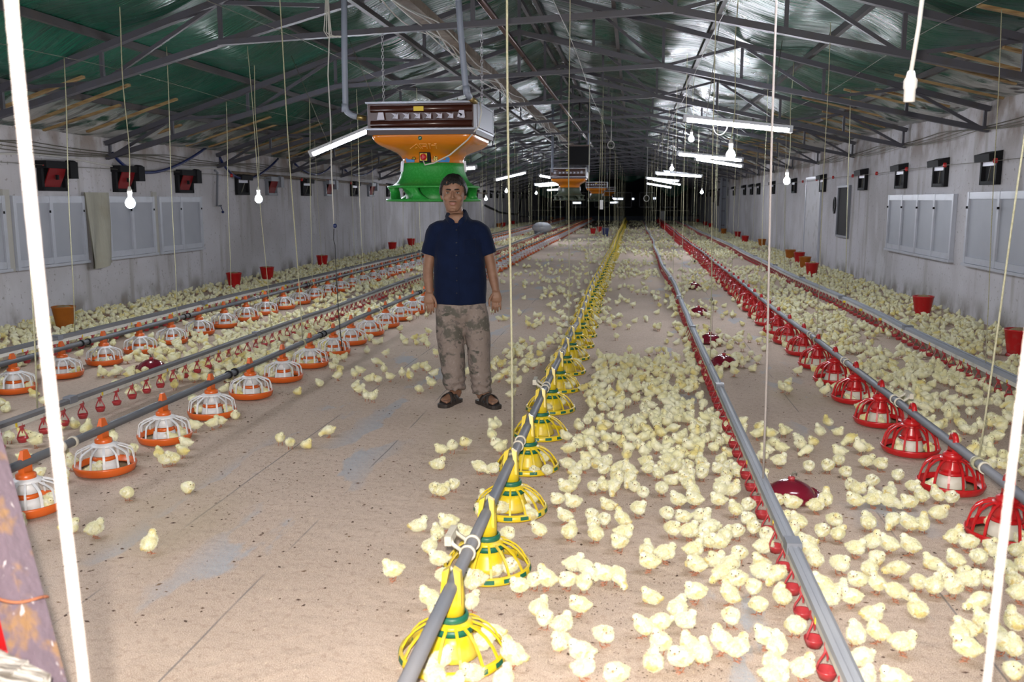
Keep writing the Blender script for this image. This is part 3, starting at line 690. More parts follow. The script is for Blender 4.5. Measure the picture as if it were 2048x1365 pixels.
# ------------------------------------------------------------------ feeder pans
def arc_rib(mb, ang, prof, wd, th):
    ca, sa = math.cos(ang), math.sin(ang); side = Vector((-sa, ca, 0))
    pts = [Vector((r * ca, r * sa, z)) for r, z in prof]; vs = []
    for i, p in enumerate(pts):
        d = (pts[min(i + 1, len(pts) - 1)] - pts[max(i - 1, 0)]).normalized(); n = side.cross(d)
        for a, b_ in ((-1, -1), (1, -1), (1, 1), (-1, 1)): vs.append(p + side * wd / 2 * a + n * th / 2 * b_)
    fs = []
    for i in range(len(pts) - 1):
        for j in range(4): a, b_ = i * 4 + j, i * 4 + (j + 1) % 4; fs.append((a, b_, b_ + 4, a + 4))
    fs += [(3, 2, 1, 0), tuple(range(len(vs) - 4, len(vs)))]
    mb.add(vs, fs, 0, False)
def pan_parts(kind):
    """list of (name, MB, material, [sub parts])"""
    P = []; H = .25                              # pipe axis height
    hook = lambda m: MB().box((-.012, -.022, .20), (.012, .022, .20))
    if kind == 'yellow':
        a = MB(); a.lathe([(.034, .20), (.036, .225), (.034, .25), (.028, .25)], 18)
        for s_ in (-1, 1): a.add([(s_ * .036, -.035, .195), (s_ * .036, .035, .195), (s_ * .030, .014, .30), (s_ * .030, -.014, .30), (s_ * .026, -.035, .195), (s_ * .026, .035, .195), (s_ * .006, .014, .315), (s_ * .006, -.014, .315)], [(0,1,2,3),(7,6,5,4),(0,4,5,1),(1,5,6,2),(2,6,7,3),(3,7,4,0)], 0, False)
        P.append(('pipe_hanger', a, 'yellow', []))
        P.append(('feed_tube', MB().lathe([(.030, .25), (.036, .245), (.040, .20), (.042, .145), (.036, .145)], 22), 'yellow', []))
        P.append(('collar_ring', MB().lathe([(.044, .158), (.052, .158), (.055, .146), (.052, .134), (.044, .134), (.044, .158)], 22), 'green_ring', []))
        g = MB(); g.lathe([(.044, .140), (.062, .132), (.070, .124), (.066, .120), (.044, .126)], 28)
        for k in range(14): arc_rib(g, 2 * PI * (k + .5) / 14, [(.064, .127), (.095, .115), (.125, .094), (.150, .066), (.166, .036), (.170, .022)], .0095, .006)
        P.append(('grille', g, 'yellow', []))
        r_ = MB(); r_.lathe([(.166, .036), (.176, .036), (.181, .012), (.177, .004), (.168, .006), (.166, .036)], 42)
        ins = MB()
        for k in range(14):
            a0 = 2 * PI * k / 14 + .06; a1 = 2 * PI * (k + 1) / 14 - .16; vs = []
            for q in range(5):
                aa = a0 + (a1 - a0) * q / 4
                for rr, zz in ((.1812, .014), (.1790, .030), (.1665, .030), (.1672, .014)): vs.append((rr * math.cos(aa), rr * math.sin(aa), zz))
            fs = [(q * 4 + j, q * 4 + (j + 1) % 4, q * 4 + 4 + (j + 1) % 4, q * 4 + 4 + j) for q in range(4) for j in range(4)] + [(3, 2, 1, 0), (16, 17, 18, 19)]
            ins.add(vs, fs, 0, False)
        r_.add(ins.v, ins.f, 1, False); P.append(('rim', r_, ('yellow', 'green_ring'), []))
        P.append(('inner_ring', MB().lathe([(.052, .122), (.066, .118), (.069, .098), (.055, .096), (.052, .122)], 24), 'green_ring', []))
        P.append(('feed_cone', MB().lathe([(.046, .100), (.060, .098), (.068, .07), (.082, .034), (.088, .018), (.080, .012), (.05, .012), (.046, .10)], 26), 'yellow', []))
    elif kind == 'orange':
        a = MB(); a.lathe([(.040, .165), (.046, .170), (.046, .195), (.030, .205)], 20)
        a.add([(-.016, -.030, .19), (.016, -.030, .19), (.016, .030, .19), (-.016, .030, .19), (-.014, -.032, .265), (.014, -.032, .265), (.014, .032, .265), (-.014, .032, .265), (-.008, -.016, .312), (.008, -.016, .312), (.008, .016, .312), (-.008, .016, .312)],
              [(3,2,1,0),(0,1,5,4),(1,2,6,5),(2,3,7,6),(3,0,4,7),(4,5,9,8),(5,6,10,9),(6,7,11,10),(7,4,8,11),(8,9,10,11)], 0, False)
        P.append(('pipe_hanger', a, 'orange', []))
        P.append(('feed_cone', MB().lathe([(.038, .172), (.043, .170), (.050, .135), (.060, .105), (.055, .103), (.038, .165)], 22), 'white', []))
        g = MB(); g.lathe([(.040, .178), (.062, .170), (.074, .160), (.070, .156), (.042, .168)], 28)
        for k in range(14): arc_rib(g, 2 * PI * (k + .5) / 14, [(.066, .162), (.110, .146), (.138, .132), (.147, .120), (.153, .085), (.157, .045)], .013 if k % 2 else .010, .005)
        P.append(('grille', g, 'white', []))
        P.append(('feed_ring', MB().lathe([(.045, .102), (.058, .100), (.064, .082), (.055, .078), (.045, .082), (.045, .102)], 22), 'orange', []))
        P.append(('inner_drum', MB().lathe([(.05, .08), (.062, .078), (.074, .03), (.07, .026), (.05, .03), (.05, .08)], 24), 'white', []))
        P.append(('dish', MB().lathe([(0, .018), (.10, .018), (.140, .026), (.154, .056), (.158, .060), (.164, .058), (.166, .052), (.154, .016), (.13, .006), (0, .004)], 34), 'orange', []))
    else:
        a = MB(); a.lathe([(.038, .175), (.050, .180), (.048, .200), (.036, .210)], 20)
        a.tube([(0, 0.034 * math.cos(q), .250 + .042 * math.sin(q) + .006) for q in np.linspace(-.6, PI + .6, 14)], .016, 8)
        a.box((-.016, -.034, .195), (.016, .034, .232))
        P.append(('pipe_hanger', a, 'red', []))
        P.append(('feed_tube', MB().lathe([(.030, .215), (.040, .205), (.044, .155), (.056, .125), (.058, .11), (.05, .108), (.030, .20)], 22), 'red', []))
        g = MB(); g.lathe([(.040, .186), (.060, .180), (.066, .172), (.060, .168), (.042, .176)], 28)
        for k in range(14): arc_rib(g, 2 * PI * (k + .5) / 14, [(.060, .177), (.095, .166), (.122, .146), (.140, .116), (.150, .080), (.156, .046)], .011, .008)
        P.append(('grille', g, 'red', []))
        P.append(('feed_ring', MB().lathe([(.05, .112), (.066, .108), (.070, .096), (.06, .092), (.05, .112)], 22), 'red', []))
        P.append(('inner_drum', MB().lathe([(.05, .092), (.060, .088), (.078, .034), (.074, .026), (.05, .03), (.05, .092)], 24), 'offwhite', []))
        P.append(('dish', MB().lathe([(0, .020), (.10, .020), (.138, .026), (.156, .050), (.160, .054), (.166, .052), (.168, .046), (.154, .016), (.13, .006), (0, .004)], 34), 'red', []))
    if kind != 'yellow':
        P.append(('feed_fill', MB().lathe([(0, .026), (.10, .026), (.139, .029), (.10, .021), (0, .021)], 26), 'feed', []))
    return P
def pan_proto(kind):
    P = pan_parts(kind); parts = []
    whole = MB(); mats = []
    for nm, mb, m, subs in P:
        m = m if isinstance(m, tuple) else (m,)
        parts.append((nm, mb.mesh(nm, [M[k_] for k_ in m]), []))
        for mm in m:
            if mm not in mats: mats.append(mm)
        for f_, mi, sm in zip(mb.f, mb.m, mb.sm): whole.add([mb.v[i] for i in f_], [tuple(range(len(f_)))], mats.index(m[mi]), sm)
    return parts, whole.mesh('feeder_pan', [M[m] for m in mats])
protos = {k: pan_proto(k) for k in ('yellow', 'orange', 'red')}
LINES = {'Y': (-.565, 2.74, .715, 'yellow', 'yellow feeder line'), 'R': (1.665, 2.68, .70, 'red', 'red feeder line'),
         'L1': (-2.88, 3.84, .648, 'orange', 'inner orange feeder line'), 'L2': (-4.80, 6.36, .615, 'orange', 'outer orange feeder line')}
WOB = lambda y, k: .018 * math.sin(y * .31 + k) + .01 * math.sin(y * .83 + k * 2)
FEED = []                                     # (x, y, colour, line, ordinal)
PANLAB = {'yellow': 'yellow feeder pan with green inserts', 'red': 'red feeder pan with ribbed dome', 'orange': 'orange feeder dish under white ribs'}
for li, (key, (x, y, st, kind, ln)) in enumerate(LINES.items()):
    parts, wh = protos[kind]; k = 0
    if key[0] == 'L': y -= st * 2
    while y < 63.5:
        k += 1; xx = x + WOB(y, li) * (0 if y < 9 else 1); rz = random.uniform(0, 6.28)
        sx = proj((xx, y, .1))[0]
        if -120 < sx < 2170:
            if y < 25:
                t = thing('feeder_pan', f'{PANLAB[kind]}, {nth(k)} from the camera along the {ln.replace(" feeder", "")}', 'feeder pan', (xx, y, 0), 0, f'pans of the {ln}')
                for nm, me, subs in parts:
                    o = bpy.data.objects.new(nm, me); COL.objects.link(o); o.parent = t
                    if nm in ('grille', 'rim'): o.rotation_euler = (0, 0, rz)
                    for sn, sm in subs:
                        s_ = bpy.data.objects.new(sn, sm); COL.objects.link(s_); s_.parent = o
            else:
                o = bpy.data.objects.new('feeder_pan', wh); COL.objects.link(o); o.location = (xx, y, 0); o.rotation_euler = (0, 0, rz if 0 else 0)
                tag(o, f'distant {PANLAB[kind]} in the far run of the {ln.replace(" feeder", "")}', 'feeder pan', f'far pans of the {ln}')
            FEED.append((xx, y, kind, ln, k))
        y += st
PIPEZ = .25
PIPES = {}
for li, (key, (x, y0, st, kind, ln)) in enumerate(LINES.items()):
    t = thing('feeder_pipe', f'long grey pipe carrying the {kind} pans of the {ln}', 'feeder pipe', (x, 0, 0))
    PIPES[key] = t
    ys = np.arange(1.2, 64.2, .5)
    MB().tube([(WOB(y, li) * (0 if y < 9 else 1), y, PIPEZ) for y in ys], .0225, 14).build('pipe_run', M['pipe_dark' if key[0] == 'L' else 'pipe'], t)
    for q in range(14):
        y = {'Y': 2.74, 'R': 2.68, 'L1': 3.84, 'L2': 5.13}[key] + (q * st * 2 if key in 'YR' else q * st * 3) + .33
        c_ = MB()
        for dy in (-.05, .05): c_.lathe([(.0235, -.009), (.030, -.009), (.030, .009), (.0235, .009), (.0235, -.009)], 16, T=Matrix.Translation((0, y + dy, PIPEZ)) @ Matrix.Rotation(PI / 2, 4, 'X'))
        if key in 'YR' and q % 2 == 0:
            s_ = -1 if key == 'Y' else 1
            for dy in (-.05, .05): c_.tube([(s_ * .026, y + dy, PIPEZ + .01), (s_ * .055, y + dy, PIPEZ + .03), (s_ * .068, y + dy * .6, PIPEZ + .05)], .008, 6)
            c_.box((min(s_ * .058, s_ * .082), y - .06, PIPEZ + .025), (max(s_ * .058, s_ * .082), y + .06, PIPEZ + .06))
        c_.build('pipe_bracket', M['clamp'] if key in 'YR' or q % 3 == 0 else M['black'], t)
    for q in range(9):                        # thin shocker wire above the pipe
        pass

# ------------------------------------------------------------------ nipple drinker lines
cupm = MB()
cupm.lathe([(.004, .125), (.007, .122), (.007, .10), (.004, .09), (.003, .075)], 10)
cupm.box((-.012, -.014, .112), (.012, .014, .140))
for s_ in (-1, 1): cupm.tube([(s_ * .004, 0, .118), (s_ * .012, 0, .092), (s_ * .026, 0, .066), (s_ * .031, 0, .045)], .0042, 6)
cupm.lathe([(0, .024), (.020, .025), (.030, .046), (.0335, .048), (.0335, .043), (.024, .018), (0, .016)], 16)
cupm = cupm.mesh('drip_cup', M['redcup'])
DRINK = {'C': (.63, 2.3, 'centre drinker line between yellow and red feeders'), 'RD': (2.84, 5.6, 'drinker line beside the hatch wall'),
         'LM': (-3.68, 4.3, 'drinker line between the two orange feeder lines'), 'LD': (-5.48, 6.8, 'drinker line beside the windowed wall')}
for li, (key, (x, y0, ln)) in enumerate(DRINK.items()):
    flat = key in ('RD', 'LD'); wd = .085 if flat else .048
    t = thing('drinker_line', f'long grey rail with red drip cups, the {ln}', 'drinker line', (x, 0, 0))
    DRINK[key] = (x, y0, ln, t)
    wb = lambda y: (WOB(y, li + 4) * (0 if y < 10 else 1.6))
    rail = MB(); wp = MB(); ys = np.arange(1.5, 64, .6)
    def strip(mb, prof):
        vs = [(px + wb(y), y, pz) for y in ys for px, pz in prof]; n = len(prof)
        mb.add(vs, [(i * n + j, i * n + (j + 1) % n, i * n + n + (j + 1) % n, i * n + n + j) for i in range(len(ys) - 1) for j in range(n)] + [tuple(range(n - 1, -1, -1)), tuple(range(len(vs) - n, len(vs)))], 0, False)
    h = wd / 2
    strip(rail, [(-h, .172), (h, .172), (h, .196), (h * .45, .204), (h * .3, .200), (-h * .3, .200), (-h * .45, .204), (-h, .196)])
    rail.build('rail', M['rail_dark' if key[0] == 'L' else 'rail'], t)
    off = (-.028 if key in ('RD',) else .028 if key == 'LD' else -.006)
    strip(wp, [(off - .013, .140), (off + .013, .140), (off + .013, .172), (off - .013, .172)])
    wp.build('water_pipe', M['whitepipe'], t)
    n = 0; rest = MB(); y = y0
    while y < 62:
        if n < 100:
            c_ = bpy.data.objects.new('drip_cup', cupm); COL.objects.link(c_); c_.parent = t; c_.location = (off + wb(y), y, .012); n += 1
            c_.rotation_euler = (0, 0, random.uniform(-.5, .5))
        else:
            rest.box((off + wb(y) - .02, y - .02, .03), (off + wb(y) + .02, y + .02, .062)); rest.box((off + wb(y) - .008, y - .008, .06), (off + wb(y) + .008, y + .008, .15))
        y += .205
    o = rest.build('far_drip_cups', M['redcup'], t); o['kind'] = 'stuff'
    for q in range(7):
        y = y0 + 1.1 + q * 3.0
        b_ = MB().box((-wd / 2 - .004, y - .04, .168), (wd / 2 + .004, y + .04, .214)); b_.build('rail_joint', M['vent_grey'], t)
    for q in range(8):
        y = y0 + .55 + q * .9; MB().box((off - .016, y - .008, .142), (off + .016, y + .008, .168)).build('yellow_clip', M['sticker'], t)

# ------------------------------------------------------------------ suspension cords
def cord(pts, r, m, lab, grp=None, parts=(), name='suspension_cord'):
    o = MB().tube(pts, r, 8).build(name, M[m]); tag(o, lab, 'cord', grp)
    return o
def hang(p_top, p_bot, r, m, lab, grp=None, knot=True):
    a, b_ = Vector(p_top), Vector(p_bot); pts = [a.lerp(b_, t) + Vector((.004 * math.sin(t * 9), .004 * math.cos(t * 7), 0)) for t in np.linspace(0, 1, 14)]
    o = cord(pts, r, m, lab, grp)
    if knot and b_.z > .24:
        k = MB(); k.lathe([(.0235, -.012), (.032, -.012), (.034, 0), (.032, .012), (.0235, .012), (.0235, -.012)], 12, T=Matrix.Translation((b_.x, b_.y, PIPEZ)) @ Matrix.Rotation(PI / 2, 4, 'X'))
        k.ell((b_.x, b_.y, b_.z - .01), (.012, .012, .02)); k.build('knot', M[m], o)
    return o
def roof_at(x): return roof_z(x) - .1
# near white cords, close to the camera
a, b_ = at_y(28, -40, .85), at_y(172, 1385, .85)
def far_ends(a, b_, zt, zb):
    d = (b_ - a) / (b_.z - a.z); return a + d * (zt - a.z), a + d * (zb - a.z)
p, q = far_ends(a, b_, 2.95, .02)
hang(p, q, .0053, 'ropewhite', 'thick white cord hanging close to the camera beside the purple post', knot=False)
a, b_ = at_y(2052, 740, 1.25), at_y(1974, 1372, 1.25); p, q = far_ends(a, b_, 2.6, .02)
hang(p, q, .0055, 'ropewhite', 'white twisted cord hanging close to the camera in front of the red feeders', knot=False)
def rope_px(top, bot, Y, x, zb, m, lab, r=.0045, grp=None, knot=True, ztop=None):
    lines = [v_[0] for v_ in list(LINES.values()) + list(DRINK.values())]; best = None
    for Yk in np.linspace(Y * .88, Y * 1.12, 121):          # hang it where the cord really meets its line
        a, b_ = at_y(*top, Yk), at_y(*bot, Yk); p, q = far_ends(a, b_, ztop or roof_at(a.x), zb)
        for wi in (range(4, 8) if zb < .24 else range(4)):
            xl = lines[wi] + (WOB(q.y, wi) * (0 if q.y < 10 else 1.6) if wi > 3 else WOB(q.y, wi) * (0 if q.y < 9 else 1))
            if best is None or abs(xl - q.x) < best[0]: best = (abs(xl - q.x), p, q)
    p, q = best[1:]
    return hang(p, q, r, m, lab, grp, knot)
GC = 'cords holding up the {}'
rope_px((1015, 0), (1023, 850), 4.5, 0, .26, 'rope', 'cream cord knotted on the yellow feeder pipe just before the standing man', .0050)
rope_px((1139, 80), (1137, 640), 8.0, 0, .26, 'rope', 'thin cream cord on the yellow feeder pipe behind the standing man', .0042)
rope_px((1553, 0), (1526, 950), 4.2, 0, .20, 'ropewhite', 'white cord dropping to the centre drinker rail beside the largest maroon drinker', .0050)
rope_px((1430, 60), (1424, 450), 8.2, 0, .20, 'rope', 'thin cream cord on the centre drinker rail behind the white one', .0035)
rope_px((2042, 330), (1960, 900), 4.35, 0, .26, 'rope', 'slanting cream cord tied to the red feeder pipe in front of the hatch wall', .0048)
rope_px((1702, 140), (1690, 600), 11.7, 0, .20, 'rope', 'cream cord down to the wall-side drinker rail in front of the dark hatch', .0050)
rope_px((1998, 140), (1972, 700), 8.4, 0, .20, 'rope', 'thin cream cord down to the wall-side drinker rail before the second hatch-wall inlet', .0035)
rope_px((131, 200), (148, 640), 9.3, 0, .20, 'rope', 'cream cord down to the windowed-wall drinker rail in front of the orange bucket', .0050)
rope_px((50, 300), (75, 850), 5.8, 0, .20, 'rope', 'cream cord tied to the middle drinker rail, seen just beside the thick white cord', .0050)
rope_px((566, 110), (603, 660), 8.1, 0, .27, 'rope', 'slanting cream cord with black chain holding the inner orange feeder pipe', .0050)
rope_px((334, 127), (356, 690), 9.7, 0, .26, 'rope', 'thin cream cord down to the outer orange feeder pipe past the third red flap', .0040)
rope_px((453, 240), (461, 560), 12.9, 0, .20, 'rope', 'thin pale cord down to the windowed-wall drinker rail beside the second lit bulb', .0045)
rope_px((620, 300), (624, 560), 14.1, 0, .26, 'rope', 'pale cord below the first tube light over the orange feeders', .0050)
rope_px((1573, 200), (1569, 500), 17.0, 0, .20, 'rope', 'pale cord to the wall-side drinker rail near the glowing bulb', .0048)
rope_px((755, 240), (757, 480), 20.5, 0, .20, 'rope', 'pale cord dropping beside the big heater', .0050) if False else None
# a white power flex with a blue plug and a black lead
t = thing('power_flex', 'white flex with blue plug and black lead hanging before the grey inlets', 'cord', (0, 0, 0))
P_ = [at_y(*v_, 8.3) for v_ in ((655, -60), (659, 60), (656, 150), (661, 240), (663, 340), (668, 448))]
MB().tube(P_, .006, 7).build('white_flex', M['cable_white'], t)
p = at_y(670, 452, 8.3); MB().ell(p, (.02, .015, .022)).build('blue_plug', M['hose'], t)
P_ = [at_y(*v_, 8.3) for v_ in ((668, 458), (667, 480), (670, 490), (673, 560), (678, 640), (686, 712))]
MB().tube(P_, .004, 6).build('black_lead', M['cable_black'], t)
for k in range(4):
    P_ = [at_y(*v_, 8.4) for v_ in ((652 + k, -30), (650 + 3 * k, 30), (648 + 5 * k, 62 + 3 * k), (656 + 8 * k, 74), (676 + 3 * k, 72))]
    MB().tube(P_, .005, 6).build('coiled_flex', M['cable_white'], t)
# regular cords at every truss further on
def add_far(key, x, zb, ln, y_from, r=.0032):
    k = 0
    for y in TY:
        if y < y_from or y > 62: continue
        k += 1; yy = y + random.uniform(-.3, .3); dx = random.uniform(-.05, .05)
        wi = {'Y': 0, 'R': 1, 'L1': 2, 'L2': 3, 'C': 4, 'RD': 5, 'LM': 6, 'LD': 7}[key]; xb = x + WOB(yy, wi) * (1.6 if wi > 3 else 1)
        hang((x + dx, y, 2.95 if -4.2 < x < .6 else roof_z(x) - .3), (xb, yy, zb), r, 'rope', f'far cream cord, {nth(k)} beyond the near ones above the {ln}', f'far cords above the {ln}', knot=y < 30)
add_far('Y', -.565, .26, 'yellow feeder line', 11); add_far('C', .63, .20, 'centre drinker line', 11)
add_far('R', 1.66, .26, 'red feeder line', 8); add_far('RD', 2.84, .2, 'drinker line beside the hatch wall', 18)
add_far('L1', -2.88, .26, 'inner orange feeder line', 11); add_far('LM', -3.68, .2, 'drinker line between the orange feeders', 8.4)
add_far('L2', -4.80, .26, 'outer orange feeder line', 15); add_far('LD', -5.48, .2, 'drinker line beside the windowed wall', 15)
# winch cables along the lines, under the trusses
for x, z, ln in ((-.575, 2.86, 'yellow feeder line'), (2.45, 2.9, 'hatch wall drinker line'), (-2.95, 2.88, 'inner orange feeder line'), (-4.97, 2.72, 'outer orange feeder line'), (.63, 2.86, 'centre drinker line')):
    tag(MB().tube([(x, y, z + .03 * math.sin(y * .9)) for y in np.arange(2, 62, 1.0)], .003, 5).build('winch_cable', M['wire']), f'thin winch cable strung overhead along the {ln}', 'cable')
# looped cords hanging at the far end
for i, (px, py, Y) in enumerate(((1293, 397, 30), (1222, 290, 22))):
    p = at_y(px, py, Y); s_ = 1.0 if i == 0 else .9
    pts = [p + Vector((.085 * s_ * math.cos(a), .02 * math.sin(a * 2), .10 * s_ * math.sin(a))) for a in np.linspace(PI / 2, PI / 2 + 6 * PI, 60)]
    o = cord([p + Vector((0, 0, roof_z(p.x) + .05 - p.z))] + pts, .010, 'cable_white', ('round coil of white cable hanging from the roof before the dark end wall', 'grey cable coil hanging beside the heater row near the ridge')[i], name='cable_coil')
p = at_y(1203, 412, 16); t = thing('hanging_tag', 'white tag hanging on a cord in front of the dark end wall', 'tag', p)
MB().box((-.028, -.004, -.06), (.028, .004, .10)).build('tag_card', M['white'], t); MB().tube([(0, 0, .1), (0, 0, roof_z(p.x) + .05 - p.z)], .005, 6).build('tag_cord', M['rope'], t)

# ------------------------------------------------------------------ heater fan units
def hood_e(u): return float(np.interp(u, (0, .08, .16, .25, .34, .43, .51, .60, .70, .84, 1), (1, .995, .97, .905, .79, .60, .40, .22, .095, .02, 0)))
M['side_panel'] = mat('galvanised_side', (.20, .20, .23), .45, .4, .3)
def make_heater():
    t = thing('heater_fan', 'x', 'heater')
    h = .49
    # coil box z 2.11 .. 2.35, outlet down to 1.49
    b_ = MB(); b_.box((-h, -h + .03, 2.115), (h, h - .03, 2.345)); b_.build('coil_box', M['unit_brown'], t)
    fr = MB(); fr.box((-h - .012, -h - .012, 2.345), (h + .012, h + .012, 2.362)); fr.box((-h - .012, -h - .012, 2.115), (h + .012, h + .012, 2.130))
    for sx in (-1, 1):
        for sy in ((-1, 1) if sx > 0 else (1,)): fr.box((sx * h - .012, sy * h - .012, 2.12), (sx * h + .012, sy * h + .012, 2.375))
    fr.build('chrome_rail', M['chrome'], t)
    for z in (2.30, 2.17): MB().tube([(-h + .03, -h + .02, z), (h - .03, -h + .02, z)], .030, 12).build('coil_header', M['unit_brown'], t)
    gp = MB()
    for i in range(7):
        x = -.235 + i * .10; gp.add([(x - .032, -h - .002, 2.262), (x + .024, -h - .002, 2.250), (x + .030, -h - .002, 2.262), (x + .030, -h - .002, 2.212), (x - .022, -h - .002, 2.218), (x - .030, -h - .002, 2.206), (x - .005, -h - .002, 2.24), (x + .008, -h - .002, 2.228)], [(0, 6, 1), (1, 2, 3, 7), (3, 4, 7), (4, 5, 6, 7), (6, 7, 1)], 0, False)
    gp.add([(-.40, -h - .002, 2.205), (-.33, -h - .002, 2.205), (-.34, -h - .002, 2.27), (-.385, -h - .002, 2.27)], [(0, 1, 2, 3)], 0, False)
    gp.add([(.33, -h - .002, 2.225), (.40, -h - .002, 2.22), (.39, -h - .002, 2.29), (.35, -h - .002, 2.29)], [(0, 1, 2, 3)], 0, False)
    o = gp.build('light_gap', M['strip'], t); s_ = o.modifiers.new('s', 'SOLIDIFY'); s_.thickness = .006
    MB().box((-.06, -h - .016, 2.278), (.03, -h - .004, 2.318)).build('yellow_label', M['sticker'], t)
    for sx in (-1, 1): MB().box((min(sx * h, sx * (h + .014)), -h + .06, 2.14), (max(sx * h, sx * (h + .014)), h - .06, 2.34)).build('side_panel', M['side_panel'], t)
    MB().box((-h - .006, -h - .006, 2.075), (h + .006, h + .006, 2.116)).build('base_frame', M['unit_frame'], t)
    R = []; n = 48
    for u in np.linspace(0, 1, 25):
        z = 2.078 - u * .243
        e = hood_e(u)
        r = .285 + (.475 - .285) * e; pw = 2.0 + 10 * e ** 1.5
        R.append(((0, 0, z), r, r, (1, 0, 0), (0, 1, 0), pw))
    og = MB().loft(R, n).build('orange_hood', M['unit_orange'], t)
    g = MB().lathe([(.27, 1.838), (.292, 1.838), (.297, 1.80), (.305, 1.75), (.322, 1.70), (.350, 1.660), (.385, 1.635), (.435, 1.628), (.440, 1.618), (.436, 1.610), (.33, 1.612), (.30, 1.64), (.27, 1.70)], 56)
    g.build('green_bell', M['unit_green'], t)
    v = MB(); v.lathe([(.33, 1.500), (.425, 1.503), (.448, 1.508), (.452, 1.497), (.440, 1.485), (.30, 1.480), (.30, 1.496)], 56)
    v.lathe([(.305, 1.625), (.27, 1.56), (.262, 1.52), (.275, 1.485), (.25, 1.485), (.25, 1.625)], 40)
    v.lathe([(0, 1.52), (.10, 1.53), (.20, 1.515), (.305, 1.492), (.305, 1.480), (0, 1.48)], 40)
    for k in range(6):
        a0 = 2 * PI * (k + .30) / 6; vs = []; K = 11
        for q in range(K):
            z = 1.615 - q / (K - 1) * .118; fl_ = (abs(q / (K - 1) - .45) * 1.9) ** 2.2
            w0 = .11 + .13 * fl_; sh_ = .30 * (q / (K - 1)) - .15
            for j in range(5):
                a = a0 + sh_ + w0 * (j / 4 * 2 - 1); r = .428 - .02 * math.sin(q / (K - 1) * PI)
                vs.append((r * math.cos(a), r * math.sin(a), z))
            for j in range(4, -1, -1):
                a = a0 + sh_ + w0 * (j / 4 * 2 - 1); r = .34 - .02 * math.sin(q / (K - 1) * PI); vs.append((r * math.cos(a), r * math.sin(a), z))
        v.add(vs, [(q * 10 + j, q * 10 + (j + 1) % 10, q * 10 + 10 + (j + 1) % 10, q * 10 + 10 + j) for q in range(K - 1) for j in range(10)])
    v.build('air_deflector', M['unit_green'], t)
    cl = MB()
    for a in (0, 90, 180, 215):
        c_, s_ = math.cos(math.radians(a)), math.sin(math.radians(a)); cl.bar((.302 * c_, .302 * s_, 1.86), (.312 * c_, .312 * s_, 1.76), .02, .012, up=(0, 1, 0))
    cl.build('clip', M['galv'], t)
    # fan grille hub inside
    return t
def front_y(z): # front of the orange hood at height z
    u = (2.078 - z) / .243; return -(.285 + .19 * hood_e(min(1, max(0, u))))
H0 = make_heater()
def kids_of(t): return [(c_, list(c_.children)) for c_ in list(COL.objects) if c_.parent == t]
hk = kids_of(H0)
HY = [(8.5, -1.89), (25.5, -1.80), (42.5, -1.72), (56.1, -1.62)]
H0.location = (HY[0][1], HY[0][0], 0); H0['label'] = 'big orange and green heater fan hanging behind the standing man'
H0['group'] = 'hanging heater fans'
far_lab = ['orange heater fan with grey outlet, next one behind the big one', 'small orange heater fan mostly hidden behind the second one', 'last tiny orange heater fan near the dark end wall']
grey_g = mat('olive_grey_outlet', (0.06, 0.075, 0.05), .4)
for i, (y, x) in enumerate(HY[1:]):
    r = dup(H0, hk, (x, y, -.05 * i), 0, far_lab[i], 'hanging heater fans')
    for c_ in r.children:
        if c_.data and c_.name.startswith(('green_bell', 'air_deflector')):
            c_.data = c_.data.copy(); c_.data.materials[0] = grey_g
# details on the near unit only
sw = MB().box((-.055, -.335, 1.838), (.045, -.27, 1.928)).build('isolator_box', M['black'], H0)
MB().box((-.048, -.341, 1.852), (.018, -.334, 1.918)).build('switch_plate', M['sticker'], sw)
MB().lathe([(0, 0), (.031, 0), (.029, .012), (0, .014)], 20, T=Matrix.Translation((-.015, -.342, 1.885)) @ Matrix.Rotation(PI / 2, 4, 'X')).box((-.021, -.362, 1.862), (-.009, -.35, 1.908)).build('red_switch', M['red'], sw)
def on_neck(a, z, r=.2875): return Vector((r * math.sin(a), -r * math.cos(a), z))
def patch(name, pts, m, r=.2905, th=.004):
    """pts in (angle, z) laid on the neck"""
    n = len(pts); vs = [on_neck(a, z, r) for a, z in pts] + [on_neck(a, z, r - th) for a, z in pts]
    return MB().add(vs, [tuple(range(n)), tuple(range(2 * n - 1, n - 1, -1))] + [(i, i + n, (i + 1) % n + n, (i + 1) % n) for i in range(n)], 0, False).build(name, M[m], H0)
for s_ in (-1, 1):
    a = [(-.86 + .0, 1.90), (-.78, 1.90), (-.74, 1.872), (-.60, 1.868), (-.42, 1.868), (-.42, 1.842), (-.60, 1.842), (-.80, 1.842)] if s_ < 0 else [(.36, 1.842), (.36, 1.862), (.52, 1.866), (.60, 1.862), (.64, 1.895), (.72, 1.895), (.76, 1.87), (.74, 1.842), (.56, 1.842)]
    n = len(a); vs = [on_neck(p_, z, .2915 + max(0, (z - 1.86)) * .12) for p_, z in a]
    o = MB().add(vs, [tuple(range(n))] if s_ > 0 else [tuple(range(n - 1, -1, -1))], 0, False).build('blue_patch', M['sky_blue'], H0); q = o.modifiers.new('s', 'SOLIDIFY'); q.thickness = .004
tri = patch('warning_triangle', [(-.50, 1.868), (-.34, 1.868), (-.42, 1.905)], 'sticker', .297, .004)
b_ = MB(); 
for (a0, z0), (a1, z1) in (((-.50, 1.868), (-.34, 1.868)), ((-.34, 1.868), (-.42, 1.905)), ((-.42, 1.905), (-.50, 1.868)), ((-.415, 1.893), (-.425, 1.884)), ((-.425, 1.884), (-.41, 1.884)), ((-.41, 1.884), (-.42, 1.873))):
    b_.bar(on_neck(a0, z0, .299), on_neck(a1, z1, .299), .004, .004)
b_.build('triangle_mark', M['black'], tri)
